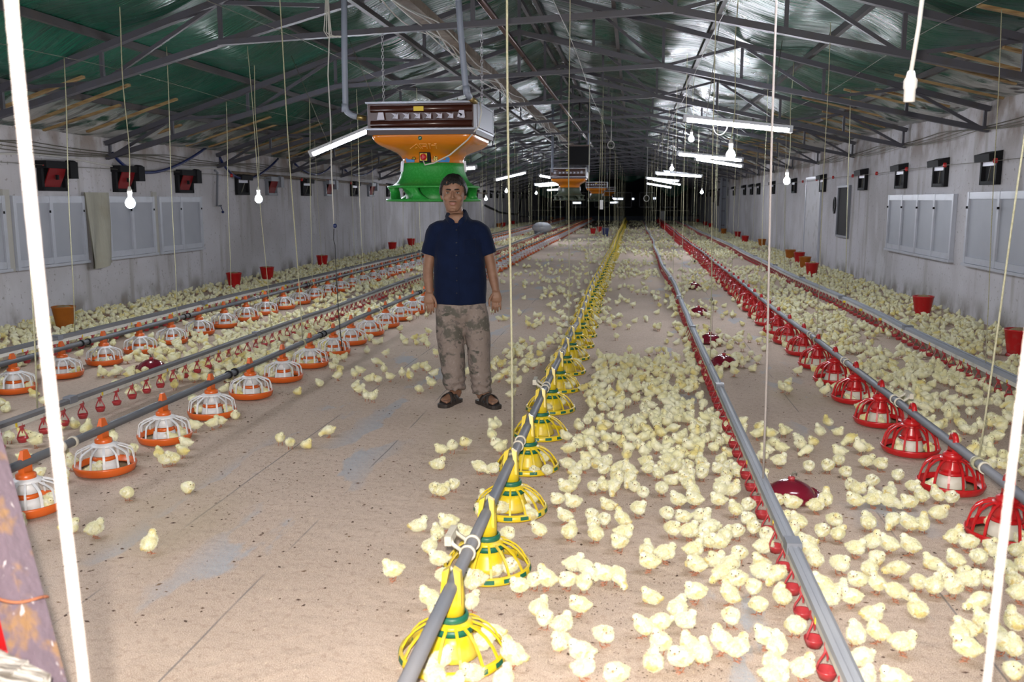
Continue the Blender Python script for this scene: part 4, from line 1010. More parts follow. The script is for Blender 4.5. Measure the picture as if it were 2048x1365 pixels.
lb = patch('hazard_label', [(.22, 1.855), (.34, 1.850), (.36, 1.902), (.24, 1.907)], 'sticker', .298, .004)
b_ = MB()
for (a_, z_), r_ in (((.30, 1.891), .007), ((.28, 1.868), .005)): b_.ell(on_neck(a_, z_, .299), (r_, r_ * .5, r_), 0, 10, 7)
pa = [(.22, 1.855), (.34, 1.850), (.36, 1.902), (.24, 1.907)]
for q in range(4): b_.bar(on_neck(*pa[q], .299), on_neck(*pa[(q + 1) % 4], .299), .003, .003)
b_.bar(on_neck(.23, 1.881, .299), on_neck(.35, 1.876, .299), .003, .003)
b_.build('label_mark', M['black'], lb)
z = 2.045; em = MB().lathe([(0, 0), (.018, 0), (.018, .006), (0, .006)], 18, T=Matrix.Translation((-.012, front_y(z) - .0005, z)) @ Matrix.Rotation(PI / 2, 4, 'X')).build('green_badge', M['green_ring'], H0)
MB().bar((-.022, front_y(z) - .008, z - .002), (-.002, front_y(z) - .008, z + .003), .005, .005).build('badge_mark', M['white'], em)
# raised lettering on the hood, its lit upper edges put in as a lighter orange
lt = MB()
def hood_pt(x, z): return Vector((x, front_y(z) - .003, z))
strokes = [((-.128, 1.958), (-.052, 1.996)), ((-.075, 1.962), (-.062, 1.968)), ((-.052, 1.996), (-.03, 1.958)), ((-.03, 1.996), (.036, 1.995)), ((-.006, 1.977), (.025, 1.977)), ((.036, 1.995), (.03, 1.958)), ((-.03, 1.996), (-.012, 1.958)),
           ((.052, 1.996), (.075, 1.996)), ((.062, 1.996), (.056, 1.958)), ((.078, 1.985), (.112, 1.985)), ((.108, 1.998), (.132, 1.998)), ((.12, 1.998), (.116, 1.958))]
for p_, q_ in strokes: lt.bar(hood_pt(*p_), hood_pt(*q_), .008, .006)
lt.build('raised_lettering', M['orange_lit_edge'], H0)
# flex from the switch up to the top, chains and water pipes
P_ = [at_y(*v_, y_) for v_, y_ in (((846, 320), 8.16), ((850, 330), 8.14), ((868, 326), 8.12), ((900, 310), 8.10), ((935, 280), 8.05), ((958, 252), 7.98), ((963, 225), 7.97), ((960, 204), 8.02))]
inv = Vector(H0.location)
MB().tube([p_ - inv for p_ in P_], .007, 7).build('power_cable', M['cable_white'], H0)
def chain(x, y, z0, z1, lab):
    mb = MB(); z = z0; k = 0
    while z < z1:
        for q in range(10):
            pass
        ax = (1, 0, 0) if k % 2 else (0, 1, 0); A = Vector(ax); C_ = Vector((x, y, z + .014))
        mb.tube([C_ + A * (.010 * math.cos(a)) + Vector((0, 0, .020 * math.sin(a))) for a in np.linspace(0, 2 * PI, 11)], .0035, 5, cap=False); z += .030; k += 1
    return tag(mb.build('hanging_chain', M['galv']), lab, 'chain', 'chains of the big heater')
chain(HY[0][1] - .47, 8.5, 2.36, 3.02, 'steel chain on the windowed-wall side of the big heater')
chain(HY[0][1] + .47, 8.5, 2.36, 3.04, 'steel chain on the ridge side of the big heater')
P_ = [at_y(688, -40, 8.02), at_y(689, 120, 8.02), at_y(691, 212, 8.02), at_y(694, 224, 8.02), at_y(704, 231, 8.02), at_y(714, 234, 8.02)]
t = thing('water_pipe', 'grey plastic pipe dropping to the brown coil on the windowed-wall side', 'pipe', (0, 0, 0), 0, 'water pipes of the big heater')
MB().tube(P_, .027, 14).build('pipe_drop', M['pvc_grey'], t); MB().tube([P_[-1], P_[-1] + Vector((.07, .04, -.012))], .024, 12).build('brass_union', M['brass'], t)
MB().tube([at_y(690, 208, 8.02), at_y(690, 224, 8.02)], .031, 14).build('elbow_socket', M['pvc_grey'], t)
P_ = [at_y(914, -40, 7.9), at_y(921, 60, 7.9), at_y(931, 170, 7.9), at_y(934, 186, 7.9), at_y(940, 196, 7.94)]
t = thing('water_pipe', 'grey plastic pipe dropping to the coil corner on the ridge side', 'pipe', (0, 0, 0), 0, 'water pipes of the big heater')
MB().tube(P_, .027, 14).build('pipe_drop', M['pvc_grey'], t); MB().tube([P_[-1], P_[-1] + Vector((.035, .08, -.03))], .026, 12).build('brass_union', M['brass'], t)
MB().tube([at_y(932, 172, 7.9), at_y(934, 188, 7.9)], .031, 14).build('elbow_socket', M['pvc_grey'], t)
# hangers and pipes of the farther units
for i, (y, x) in enumerate(HY[1:]):
    for s_ in (-1, 1):
        tag(MB().tube([(x + s_ * .47, y - .02, 2.32 - .05 * (i + 1)), (x + s_ * .47, y - .03, 3.16)], .012, 6).build('hanging_chain', M['galv']), f'thin chain holding the {("second", "third", "last")[i]} heater fan', 'chain', 'chains of the far heaters')
    if i == 0:
        for px, nm in ((1105, 'windowed-wall'), (1178, 'ridge')):
            p = at_y(px, 250, y - .55); tag(MB().tube([(p.x, y - .47, 2.25), (p.x, y - .47, roof_z(p.x) + .05)], .035, 10).build('water_pipe', M['pvc_grey']), f'grey pipe down to the second heater on its {nm} side', 'pipe')
p = at_y(1158, 312, 24.5); t = thing('dark_hanging_box', 'dark box hanging under the ridge above the second heater', 'box', (p.x, 24.5, p.z))
MB().box((-.26, -.2, -.24), (.26, .2, .24)).build('box_body', M['dark'], t); MB().box((-.28, -.22, .24), (.28, .22, .28)).build('box_lid', M['unit_brown'], t); MB().tube([(0, 0, .3), (0, 0, roof_z(p.x) - p.z + .05)], .02, 6).build('hanger_rod', M['purlin'], t)

# ------------------------------------------------------------------ buckets, drinkers, small things
def make_bucket(m):
    t = thing('feed_bucket', 'x', 'bucket')
    MB().lathe([(0, .05), (.085, .05), (.125, .265), (.132, .268), (.134, .256), (.128, .250), (.094, .045), (.090, .03), (0, .03)], 26).build('bucket_body', M[m], t)
    MB().lathe([(0, .0), (.10, .0), (.105, .012), (.095, .03), (.07, .04), (0, .04)], 22).build('base_tray', M['redcup'] if m == 'red' else M[m], t)
    MB().lathe([(0, .285), (.05, .275), (.10, .252), (.122, .245), (.10, .2), (0, .2)], 20).build('feed_heap', M['feed'], t)
    return t, kids_of(t)
M['bucket_orange'] = mat('faded_orange_bucket', (.36, .11, .012), .5, noise=[(6, 3, .45, .7, (.27, .075, .01))])
bk = {'red': make_bucket('red'), 'orange': make_bucket('bucket_orange')}; seen = set()
BUCK = [(-1, 130, 661, 'orange', 'faded orange bucket of feed against the windowed wall, beside the cream cord'), (-1, 469, 580, 'red', 'red bucket heaped with feed, first past the orange one at the windowed wall'),
        (-1, 535, 566, 'red', 'red bucket of feed, second past the orange one at the windowed wall'), (-1, 645, 538, 'red', 'red bucket of feed, third past the orange one at the windowed wall'),
        (-1, 785, 506, 'red', 'red bucket of feed, fourth past the orange one at the windowed wall'), (-1, 818, 497, 'red', 'red bucket of feed, fifth past the orange one at the windowed wall'),
        (-1, 974, 460, 'orange', 'small far orange bucket at the windowed wall beside the man'), (-1, 985, 458, 'red', 'small far red bucket at the windowed wall, first beyond the man'), (-1, 1008, 454, 'red', 'small far red bucket at the windowed wall, second beyond the man'), (-1, 1027, 450, 'red', 'small far red bucket at the windowed wall, third beyond the man'),
        (1, 2034, 716, 'red', 'large red bucket at the hatch wall, cut by the picture edge'), (1, 1844, 636, 'red', 'red bucket with feed heap standing alone at the hatch wall'),
        (1, 1623, 556, 'red', 'red bucket at the hatch wall, in front of the close trio'), (1, 1609, 541, 'orange', 'orange bucket between two red ones at the hatch wall'), (1, 1598, 530, 'red', 'red bucket at the hatch wall, behind the orange one of the trio'),
        (1, 1580, 524, 'orange', 'orange bucket at the hatch wall just beyond the trio'), (1, 1526, 498, 'orange', 'dull orange bucket alone at the hatch wall beyond the white cord'), (1, 1490, 490, 'red', 'red bucket of a pair at the hatch wall, closer one'),
        (1, 1477, 480, 'red', 'red bucket of a pair at the hatch wall, farther one'), (1, 1447, 473, 'orange', 'small orange bucket at the foot of the steel column'), (1, 1425, 460, 'red', 'small far red bucket past the steel column'), (1, 1415, 456, 'red', 'small far red bucket, second past the steel column'),
        (1, 1398, 450, 'red', 'tiny red bucket near the end wall, closer one'), (1, 1393, 447, 'red', 'tiny red bucket near the end wall, farther one'),
        (0, 1186, 472, 'red', 'red bucket standing out on the open litter beside the yellow line'), (0, 1199, 468, 'red', 'second red bucket out on the open litter, behind the first'), (0, 1103, 445, 'orange', 'tiny orange bucket at the far end of the inner orange line')]
BPOS = []
for side, px, py, c_, lab in BUCK:
    p = on_floor(px, py - 3)
    if side < 0: p.x = max(p.x, XL + .2)
    if side > 0: p.x = min(p.x, XR - .2)
    t, kids = bk[c_]; g = 'feed buckets'
    if c_ not in seen: seen.add(c_); t.location = p; t['label'] = lab; t['group'] = g
    else: dup(t, kids, p, random.uniform(0, 6), lab, g)
    BPOS.append((p.x, p.y))
def make_drinker():
    t = thing('bell_drinker', 'x', 'drinker')
    MB().lathe([(0, .105), (.02, .105), (.05, .097), (.088, .078), (.112, .055), (.118, .040), (.135, .034), (.140, .044), (.146, .044), (.146, .03), (.135, .010), (.10, .004), (0, .004)], 36).build('drinker_bell', M['maroon'], t)
    MB().tube([(0, 0, .10), (0, 0, .125), (.006, 0, .14), (.016, 0, .146), (.024, 0, .138), (.022, 0, .128)], .004, 6).build('hook', M['wire'], t)
    MB().lathe([(0, .104), (.016, .104), (.018, .118), (.01, .124), (0, .124)], 14).build('water_inlet', M['redcup'], t)
    return t, kids_of(t)
dt, dk = make_drinker(); DPOS = []
for i, (px, py, lab) in enumerate(((1581, 1000, 'largest maroon bell drinker on the litter beside the centre drinker line'), (1447, 733, 'second maroon bell drinker beyond the largest, ringed by chicks'), (1420, 687, 'third maroon bell drinker beyond the largest'), (1397, 630, 'fourth maroon bell drinker beyond the largest'), (1388, 578, 'fifth maroon bell drinker beyond the largest'), (304, 742, 'maroon bell drinker between the two orange feeder lines'))):
    p = on_floor(px, py)
    if i == 0: dt.location = p; dt['label'] = lab; dt['group'] = 'bell drinkers'
    else: dup(dt, dk, p, i, lab, 'bell drinkers')
    DPOS.append((p.x, p.y))
for i, (px, py, py2, Y) in enumerate(((1415, 570, 690, 0), (1390, 520, 575, 0))):
    p = Vector((*DPOS[2 + i * 2], .13))
    t = thing('drinker_weight', ('thin line with dark weight above the third bell drinker', 'thin line with dark weight above the fifth bell drinker')[i], 'drinker line', p)
    MB().tube([(.02, 0, 0), (.02, 0, .32)], .0016, 6).build('line', M['wire'], t); MB().lathe([(0, .32), (.009, .32), (.012, .335), (.006, .36), (0, .36)], 10).build('weight', M['black'], t); MB().tube([(.0, 0, .35), (.0, 0, 2.6)], .0014, 5).build('cord', M['rope'], t)
# grey tub under a plastic dome, blue thing
p = on_floor(1081, 472); t = thing('grey_tub', 'grey tub with a domed translucent lid among the far chicks', 'tub', p)
MB().lathe([(0, .0), (.22, .0), (.27, .20), (.28, .20), (.29, .17), (.24, .0)], 24).build('tub_body', M['vent_grey'], t)
MB().ell((.06, 0, .34), (.42, .36, .24), 0, 24, 12).build('domed_lid', mat('translucent_grey', (.42, .42, .45), .35), t)
p = on_floor(1211, 473); t = thing('blue_bin', 'dark blue bin standing beside the two red buckets on the litter', 'bin', p)
MB().add([(-.10, -.08, 0), (.10, -.08, 0), (.10, .08, 0), (-.10, .08, 0), (-.14, -.11, .34), (.14, -.11, .34), (.14, .11, .34), (-.14, .11, .34)], [(3,2,1,0),(4,5,6,7),(0,1,5,4),(1,2,6,5),(2,3,7,6),(3,0,4,7)], 0, False).build('bin_body', M['hose'], t)
MB().box((-.15, -.12, .34), (.15, .12, .36)).build('bin_rim', M['vent_grey'], t)
p = on_floor(1402, 446); p.x = min(p.x, XR - .35); t = thing('dark_crate', 'dark crate at the hatch wall by the end railing', 'crate', p)
MB().box((-.3, -.3, 0), (.3, .3, .45)).build('crate_body', M['unit_frame'], t); MB().box((-.32, -.32, .45), (.32, .32, .5)).build('crate_rim', M['black'], t)
p = on_floor(1053, 447); t = thing('dark_crate', 'dark crate at the windowed wall by the end railing', 'crate', p)
MB().box((-.4, -.3, 0), (.4, .3, .4)).build('crate_body', M['unit_frame'], t); MB().box((-.42, -.32, .4), (.42, .32, .45)).build('crate_rim', M['black'], t)
# black cable on the windowed wall far on, hanging sheet boards on the hatch wall
p = [at_x(*v_, XL + .04) for v_ in ((970, 411), (1000, 425), (1012, 427), (1036, 429), (1039, 420), (1044, 388), (1050, 376))]
tag(MB().tube(p, .05, 6).build('black_hose', M['cable_black']), 'black hose strung on the windowed wall beyond the man', 'hose')
for i, (px, pa, pb) in enumerate(((1425, 380, 405), (1434, 382, 412))):
    y_ = at_x(px, 400, XR - .08).y; za = at_x(px, pa, XR - .08).z; zb = at_x(px, pb, XR - .08).z
    tag(MB().box((XR - .1, y_ - .4, zb), (XR - .05, y_ + .4, za)).build('dark_board', M['unit_frame']), ('dark board hung on the hatch wall past the steel column', 'narrow dark board hung next to the steel column')[i], 'board')

# ------------------------------------------------------------------ corner beside the camera: purple post, board, red tray
a, b_ = at_y(-42, 880, 1.75), at_y(92, 1400, 1.55)
d = (b_ - a).normalized(); foot = a + d * ((.0 - a.z) / d.z); top = a - d * .45
t = thing('leaning_post', 'leaning purple-grey post with peeling paint in the corner by the camera', 'post', foot)
pm = MB(); pm.bar(Vector((0, 0, 0)), top - foot, .062, .062, up=(0, 1, 0)); pm.build('post_shaft', M['peel'], t)
c0 = at_y(40, 1195, 1.62); dd = d
ex = Vector((1, 0, 0)); 
pts = [c0 - foot + ex * (.052 * math.cos(a_)) + Vector((0, 1, 0)) * (.05 * math.sin(a_)) + Vector((0, 0, -.016 * math.sin(a_) + .004 * math.cos(3 * a_))) for a_ in np.linspace(0, 4 * PI, 50)]
MB().tube(pts, .0032, 6).build('rusty_wire_loop', M['rust'], t)
p = at_y(20, 1345, 1.40); t = thing('weathered_board', 'weathered grey board at the picture corner behind the purple post', 'board', (p.x, p.y, 0))
MB().bar((-.35, .06, p.z + .055), (.045, -.03, p.z - .03), .12, .03).build('plank', M['greywood'], t)
for x_ in (-.3, -.02): MB().bar((x_, .02, 0), (x_, .02, p.z + .0), .05, .05).build('trestle_leg', M['greywood'], t)
p = at_y(8, 1290, 1.75); t = thing('red_tray', 'red plastic tray peeping out behind the purple post', 'tray', (p.x - .10, p.y, 0))
MB().lathe([(0, p.z - .05), (.10, p.z - .05), (.125, p.z), (.132, p.z), (.115, p.z - .06), (0, p.z - .06)], 28).build('tray_dish', M['red'], t); MB().lathe([(0, 0), (.08, 0), (.03, .05), (.03, p.z - .055), (0, p.z - .055)], 16).build('stand', M['red'], t)
# ------------------------------------------------------------------ the standing man
M['skin'] = mat('skin', (0.205, 0.108, 0.068), 0.5, 0.35, sss=0.08, noise=[(30, 3, .4, .75, (0.185, 0.092, 0.056)), (9, 2, .5, .75, (0.26, 0.145, 0.092))], bump=(260, .15))
M['lid'] = mat('eyelid_skin', (0.10, 0.055, 0.038), 0.6)
M['lip'] = mat('lip', (0.22, 0.09, 0.07), 0.45)
M['hair'] = mat('black_hair', (0.010, 0.008, 0.007), 0.5, 0.4, bump=(160, .8, (1, .6, .35)))
M['stubble'] = mat('moustache_hair', (0.075, 0.042, 0.030), 0.7)
M['eyewhite'] = mat('eye_white', (0.30, 0.27, 0.25), 0.35); M['iris'] = mat('dark_iris', (0.02, 0.011, 0.007), 0.15)
M['shirt'] = mat('navy_shirt', (0.0025, 0.0062, 0.023), 0.9, 0.12, noise=[(9, 3, .4, .7, (0.0035, 0.0085, 0.031))], bump=(7, .6, (1, 1, .5), .03), sheen=.05)
M['camo'] = mat('camouflage_cloth', (0.205, 0.165, 0.145), 0.9, 0.15, noise=[(7.0, 3, .54, .60, (0.095, 0.088, 0.074), (1, 1, 1.4)), (26, 4, .58, .66, (0.125, 0.105, 0.095)), (9.5, 2, .63, .67, (0.068, 0.066, 0.055), (.8, 1, 1.5)), (60, 3, .60, .72, (0.25, 0.21, 0.19))], bump=(16, .45, (1, 1, .6), .02))
M['sandal'] = mat('sandal_leather', (0.028, 0.022, 0.020), 0.5)
mb = MB()
HX, HY_ = -.034, -.005
hr = [(1.416,.020,-.093,-.05),(1.428,.035,-.100,-.02),(1.445,.048,-.103,.02),(1.468,.058,-.104,.05),(1.495,.065,-.103,.07),(1.525,.071,-.101,.085),(1.555,.0735,-.097,.094),(1.585,.0745,-.096,.096),(1.615,.070,-.087,.088),(1.638,.058,-.069,.07),(1.654,.034,-.035,.04)]
mb.loft([((HX, HY_ + (f + b_) / 2, z), w_, (b_ - f) / 2, (1, 0, 0), (0, 1, 0), 2.25) for z, w_, f, b_ in hr], 28)
E = lambda c, r, R=None: mb.ell((c[0] + HX, c[1] + HY_, c[2]), r, 0, 12, 8, R)
mb.loft([((HX, HY_ - .096, 1.552), .007, .011), ((HX, HY_ - .104, 1.53), .008, .014), ((HX, HY_ - .111, 1.514), .0105, .015), ((HX, HY_ - .108, 1.503), .009, .010)], 12)
for s_ in (-1, 1):
    E((s_ * .0125, -.101, 1.507), (.0075, .010, .0062)); E((s_ * .031, -.094, 1.561), (.021, .010, .0065)); E((s_ * .040, -.079, 1.510), (.022, .016, .020))
    E((s_ * .075, .006, 1.532), (.008, .017, .030), Matrix.Rotation(s_ * .35, 3, 'Z')); E((s_ * .073, .000, 1.512), (.008, .011, .014))
E((0, -.104, 1.4775), (.023, .0085, .0048)); E((0, -.103, 1.4675), (.019, .0095, .0055)); E((0, -.094, 1.432), (.024, .016, .014))
mb.loft([((HX, .018, 1.46), .054, .058), ((HX * .7, .022, 1.40), .055, .058), ((HX * .4, .022, 1.345), .066, .064), ((0, .02, 1.30), .11, .075)], 20)
mb.ell((HX * .35, -.030, 1.345), (.065, .060, .060), 0, 16, 10)
mb.loft([((.01, 0, .80), .150, .105), ((.01, 0, .95), .142, .105), ((.005, 0, 1.08), .150, .110), ((0, 0, 1.20), .165, .112), ((0, .01, 1.28), .150, .098), ((0, .018, 1.335), .085, .070)], 26)
ARM = {-1: [(-.165, .012, 1.250, .050), (-.198, .015, 1.14, .047), (-.222, .012, 1.00, .040), (-.226, .0, .965, .039), (-.222, -.02, .90, .037), (-.212, -.042, .815, .0265)],
       1: [(.165, .012, 1.245, .050), (.205, .015, 1.14, .046), (.236, .012, 1.01, .040), (.242, .0, .97, .039), (.254, -.015, .905, .037), (.270, -.035, .825, .0265)]}
for s_, ch in ARM.items():
    mb.loft([((x, y, z), r, r * 1.05) for x, y, z, r in ch], 16); mb.ell(ch[0][:3], (.050, .050, .052), 0, 14, 9)
    wx, wy, wz = ch[-1][:3]; ox = s_ * .004
    mb.loft([((wx, wy, wz + .012), .027, .020), ((wx + ox, wy - .004, wz - .02), .033, .0175), ((wx + ox, wy - .008, wz - .050), .041, .0165), ((wx + ox, wy - .007, wz - .072), .040, .0150), ((wx + ox, wy - .005, wz - .082), .034, .011)], 16, 0)
    for k, (ln, sp) in enumerate(((.076, -1.5), (.088, -.5), (.083, .5), (.064, 1.5))):
        kx = s_ * sp                            # first finger lies on the body side
        b0 = Vector((wx + ox + kx * .0192, wy - .006, wz - .076)); fan = kx * .0012
        p1 = b0 + Vector((fan * .6, -.006, -ln * (.46 + .04 * (k % 2)))); p2 = p1 + Vector((fan * .3, .012, -ln * .32)); p3 = p2 + Vector((0, .018, -ln * .16))
        mb.tube([b0 + Vector((0, 0, .02)), b0, p1, p2, p3], [.0086, .0080, .0075, .0070, .0060], 10); mb.ell(p3, (.006, .006, .006), 0, 8, 6)
    t0 = Vector((wx - s_ * .024, wy - .012, wz - .028)); t1 = t0 + Vector((-s_ * .020, -.016, -.030)); t2 = t1 + Vector((-s_ * .004, -.006, -.030)); t3 = t2 + Vector((s_ * .003, .002, -.020))
    mb.tube([t0 + Vector((s_ * .012, .006, .012)), t0, t1, t2, t3], [.012, .0125, .0105, .0092, .0068], 10); mb.ell(t3, (.007, .007, .007), 0, 8, 6)
LEG = {-1: [(-.080, .0, .84, .085), (-.062, -.005, .47, .056), (-.035, .02, .12, .040), (-.022, .02, .05, .036)], 1: [(.105, .0, .84, .085), (.132, -.012, .46, .056), (.160, -.03, .12, .040), (.152, -.03, .05, .036)]}
FOOT = {-1: (Vector((-.012, .035, 0)), Vector((-.122, -.165, 0))), 1: (Vector((.145, -.015, 0)), Vector((.275, -.215, 0)))}
for s_, ch in LEG.items():
    mb.loft([((x, y, z), r, r) for x, y, z, r in ch], 16)
    hl, to = FOOT[s_]; d = (to - hl).normalized(); sd = Vector((-d.y, d.x, 0)); ln = (to - hl).length
    fr = [(0.02, .026, .030, .045), (.22, .031, .044, .060), (.42, .034, .036, .052), (.62, .040, .024, .040), (.78, .042, .017, .034), (.86, .038, .013, .030)]
    mb.loft([(hl + d * (ln * u) + Vector((0, 0, hz)), w_, h_, sd, (0, 0, 1)) for u, w_, h_, hz in fr], 16)
    for k in range(5):
        off = (k - 2) * .0165 * (1 if s_ < 0 else -1); big = 1.35 if k == (4 if s_ > 0 else 0) * 0 + (0 if True else 0) else 1.0
        inner = (k == 0)
        rr = .0118 if inner else .0088 - .0006 * k; L_ = ln * (.99 - .018 * k * k * .7)
        a_ = hl + d * (ln * .80) + sd * (off * -1) + Vector((0, 0, .030)); b_ = hl + d * L_ + sd * (off * -1.05) + Vector((0, 0, .027))
        mb.tube([a_, a_.lerp(b_, .6), b_], [rr, rr, rr * .95], 9); mb.ell(b_, (rr, rr, rr), 0, 8, 6)
body = union_mesh(mb, 'person', [M['skin'], M['lip']], .0042, 3, .5)
n = len(body.vertices); co = np.empty(n * 3, 'f'); body.vertices.foreach_get('co', co); co = co.reshape(-1, 3)
for s_ in (-1, 1):
    e = np.array([HX + s_ * .0305, HY_ - .096, 1.5445]); d2 = ((co - e) / np.array([.0155, .03, .0085])) ** 2; co[:, 1] += .0105 * np.exp(-d2.sum(1))
d2 = ((co - np.array([HX, HY_ - .105, 1.4725])) / np.array([.020, .02, .0022])) ** 2; co[:, 1] += .005 * np.exp(-d2.sum(1))
body.vertices.foreach_set('co', co.ravel()); body.update()
cen = np.empty(len(body.polygons) * 3, 'f'); body.polygons.foreach_get('center', cen); cen = cen.reshape(-1, 3)
lipf = (np.abs(cen[:, 0] - HX) < .022) & (cen[:, 1] < HY_ - .094) & (np.abs(cen[:, 2] - 1.4725) < .0105 - np.abs(cen[:, 0] - HX) * .28)
body.polygons.foreach_set('material_index', lipf.astype('i'))
def head_map(c):
    """a broader, slightly longer head set lower on the neck"""
    c = np.array(c, 'f'); w_ = np.clip((c[:, 2] - 1.365) / .06, 0, 1); w_ = w_ * w_ * (3 - 2 * w_)
    z2 = 1.394 + (c[:, 2] - 1.416) * 1.076; c[:, 2] += (z2 - c[:, 2]) * w_
    c[:, 0] += (c[:, 0] - HX) * .135 * w_; c[:, 1] += (c[:, 1] - HY_) * .06 * w_
    return c
body.vertices.foreach_set('co', head_map(co).ravel()); body.update()
def head_part(o):
    for v_, p_ in zip(o.data.vertices, head_map([tuple(v_.co) for v_ in o.data.vertices])): v_.co = [float(q_) for q_ in p_]
MAN = bpy.data.objects.new('person', body); COL.objects.link(MAN)
mp = on_floor(920, 806); MAN.location = (mp.x, mp.y, .018); MAN.rotation_euler = (0, 0, math.atan2(-mp.x, mp.y) * .8)
tag(MAN, 'person in navy short-sleeved shirt, camouflage trousers and dark sandals standing in the aisle', 'person')
# eyes, brows, moustache
for s_ in (-1, 1):
    c_ = Vector((HX + s_ * .0305, HY_ - .0815, 1.5440)); e = MB(); e.ell(c_, (.0128, .0100, .0066), 0, 14, 10); e.ell(c_ + Vector((.000, -.0066, .0004)), (.0056, .0044, .0054), 1, 12, 8)
    head_part(e.build('eye', [M['eyewhite'], M['iris']], MAN))
    lid = MB(); lid.tube([c_ + Vector((s_ * x, -.0115 + abs(x) * .32, z)) for x, z in ((-.0115, .0018), (-.006, .0046), (.001, .0054), (.007, .0044), (.0115, .0016))], [.0014, .0026, .0030, .0026, .0012], 6); head_part(lid.build('eyelid', M['lid'], MAN))
    br = MB(); br.tube([(HX + s_ * x, HY_ + y, z) for x, y, z in ((.011, -.1055, 1.5625), (.021, -.1055, 1.5648), (.034, -.1015, 1.5650), (.047, -.091, 1.5600))], [.0032, .0046, .0042, .0018], 7); head_part(br.build('eyebrow', M['hair'], MAN))
mo = MB(); mo.tube([(HX + x, HY_ + y, z) for x, y, z in ((-.024, -.0985, 1.4845), (-.016, -.1050, 1.4880), (-.004, -.1085, 1.4895), (.004, -.1085, 1.4895), (.016, -.1050, 1.4880), (.024, -.0985, 1.4845))], [.0014, .0028, .0030, .0030, .0028, .0014], 7)
head_part(mo.build('moustache', M['stubble'], MAN))
# hair
hv = []; hf = []; nu, nv_ = 72, 40
def line(phi):                                   # hairline height, phi = 0 at the forehead
    p = abs(phi)
    pts = ((0, 1.592), (.35, 1.600), (.75, 1.598), (1.05, 1.575), (1.25, 1.535), (1.42, 1.520), (1.55, 1.556), (1.8, 1.552), (2.05, 1.49), (2.5, 1.462), (PI, 1.455))
    for (a, z0), (b_, z1) in zip(pts, pts[1:]):
        if p <= b_: return z0 + (z1 - z0) * (p - a) / (b_ - a)
    return 1.455
for i in range(nv_ + 1):
    el_ = -PI / 2 * .72 + (PI / 2 * 1.72) * i / nv_
    for j in range(nu):
        ph = 2 * PI * j / nu - PI; dx, dy = math.sin(ph), -math.cos(ph)
        nz_ = mnoise.noise(Vector((dx * 5, dy * 5, el_ * 2.2))); n2 = mnoise.noise(Vector((dx * 16 + 3, dy * 16, el_ * 3)))
        k = 1 + .055 * nz_ + .035 * n2
        z = 1.562 + .108 * math.sin(el_) * k; r = math.cos(el_)
        x, y = dx * .0885 * r * k, .003 + dy * .108 * r * k
        lim = line(ph if ph <= PI else ph - 2 * PI) + .010 * mnoise.noise(Vector((ph * 6, 0, 1))) + (.007 * n2 + .009 * math.sin(ph * 5 + 1) if abs(ph) < .9 else 0)
        if z < lim: f = max(0, 1 - (lim - z) / .006); s_ = .70 + .30 * f; x *= s_; y = .003 + (y - .003) * s_; z = lim - (lim - z) * .3
        hv.append((HX + x, HY_ + y, z))
for i in range(nv_):
    for j in range(nu): a, b_ = i * nu + j, i * nu + (j + 1) % nu; hf.append((a, b_, b_ + nu, a + nu))
hf.append(tuple(nv_ * nu + j for j in range(nu)))
head_part(MB().add(hv, hf).build('hair', M['hair'], MAN))
# clothes
def wrinkle(me, f):
    n = len(me.vertices); c = np.empty(n * 3, 'f'); me.vertices.foreach_get('co', c); c = c.reshape(-1, 3); nn = np.empty(n * 3, 'f'); me.vertices.foreach_get('normal', nn); nn = nn.reshape(-1, 3)
    c = f(c, nn); me.vertices.foreach_set('co', c.ravel()); me.update()
sh = MB()
sh.loft([((.008, -.005, .732), .194, .140), ((.008, -.005, .76), .195, .142), ((.006, -.006, .92), .191, .138), ((.003, -.004, 1.06), .186, .134), ((0, 0, 1.17), .186, .130), ((0, .006, 1.25), .180, .118), ((-.002, .012, 1.305), .140, .098), ((-.006, .016, 1.345), .094, .082), ((-.010, .016, 1.380), .072, .072)], 34)
for s_, ch in ARM.items():
    a = Vector(ch[0][:3]); e = Vector(ch[2][:3]) ; h_ = Vector((-.221, .008, 1.085)) if s_ < 0 else Vector((.222, .008, 1.090))
    d = (h_ - a).normalized(); px_ = Vector((0, 1, 0)).cross(d).normalized(); py_ = d.cross(px_)
    sh.ell((s_ * .118, .012, 1.258), (.098, .082, .080), 0, 18, 12); sh.ell((s_ * .162, .012, 1.236), (.076, .076, .082), 0, 18, 12)
    sh.loft([(a + Vector((-s_ * .06, 0, .0)), .080, .080, px_, py_), (a + Vector((0, 0, -.008)), .074, .078, px_, py_), (a.lerp(h_, .5), .063, .073, px_, py_), (h_, .061, .070, px_, py_)], 22)
me = union_mesh(sh, 'shirt', [M['shirt']], .0065, 5, .5)
def f(c, nn):
    out = c.copy()
    for i in range(len(c)):
        x, y, z = c[i]
        w_ = mnoise.noise(Vector((x * 7, y * 7, z * 4.5))) * .007 + mnoise.noise(Vector((x * 17 + z * 9, y * 17, z * 11))) * .0035
        if abs(x) > .14 and 1.0 < z < 1.2: w_ *= 1.2
        out[i] += nn[i] * w_
        hw = (z - 1.316) * .70 - abs(x + .010)
        if z > 1.29 and y < .03 and hw > 0: out[i, 1] += min(1, hw / .012) * .075
    return out
wrinkle(me, f)
SH = bpy.data.objects.new('shirt', me); COL.objects.link(SH); SH.parent = MAN
cc = np.array([v_.co[:] for v_ in me.vertices])
def fy(x, z):
    k = (np.abs(cc[:, 0] - x) < .012) & (np.abs(cc[:, 2] - z) < .012); return cc[k, 1].min() if k.any() else -.14
yb = fy(.03, 1.30)
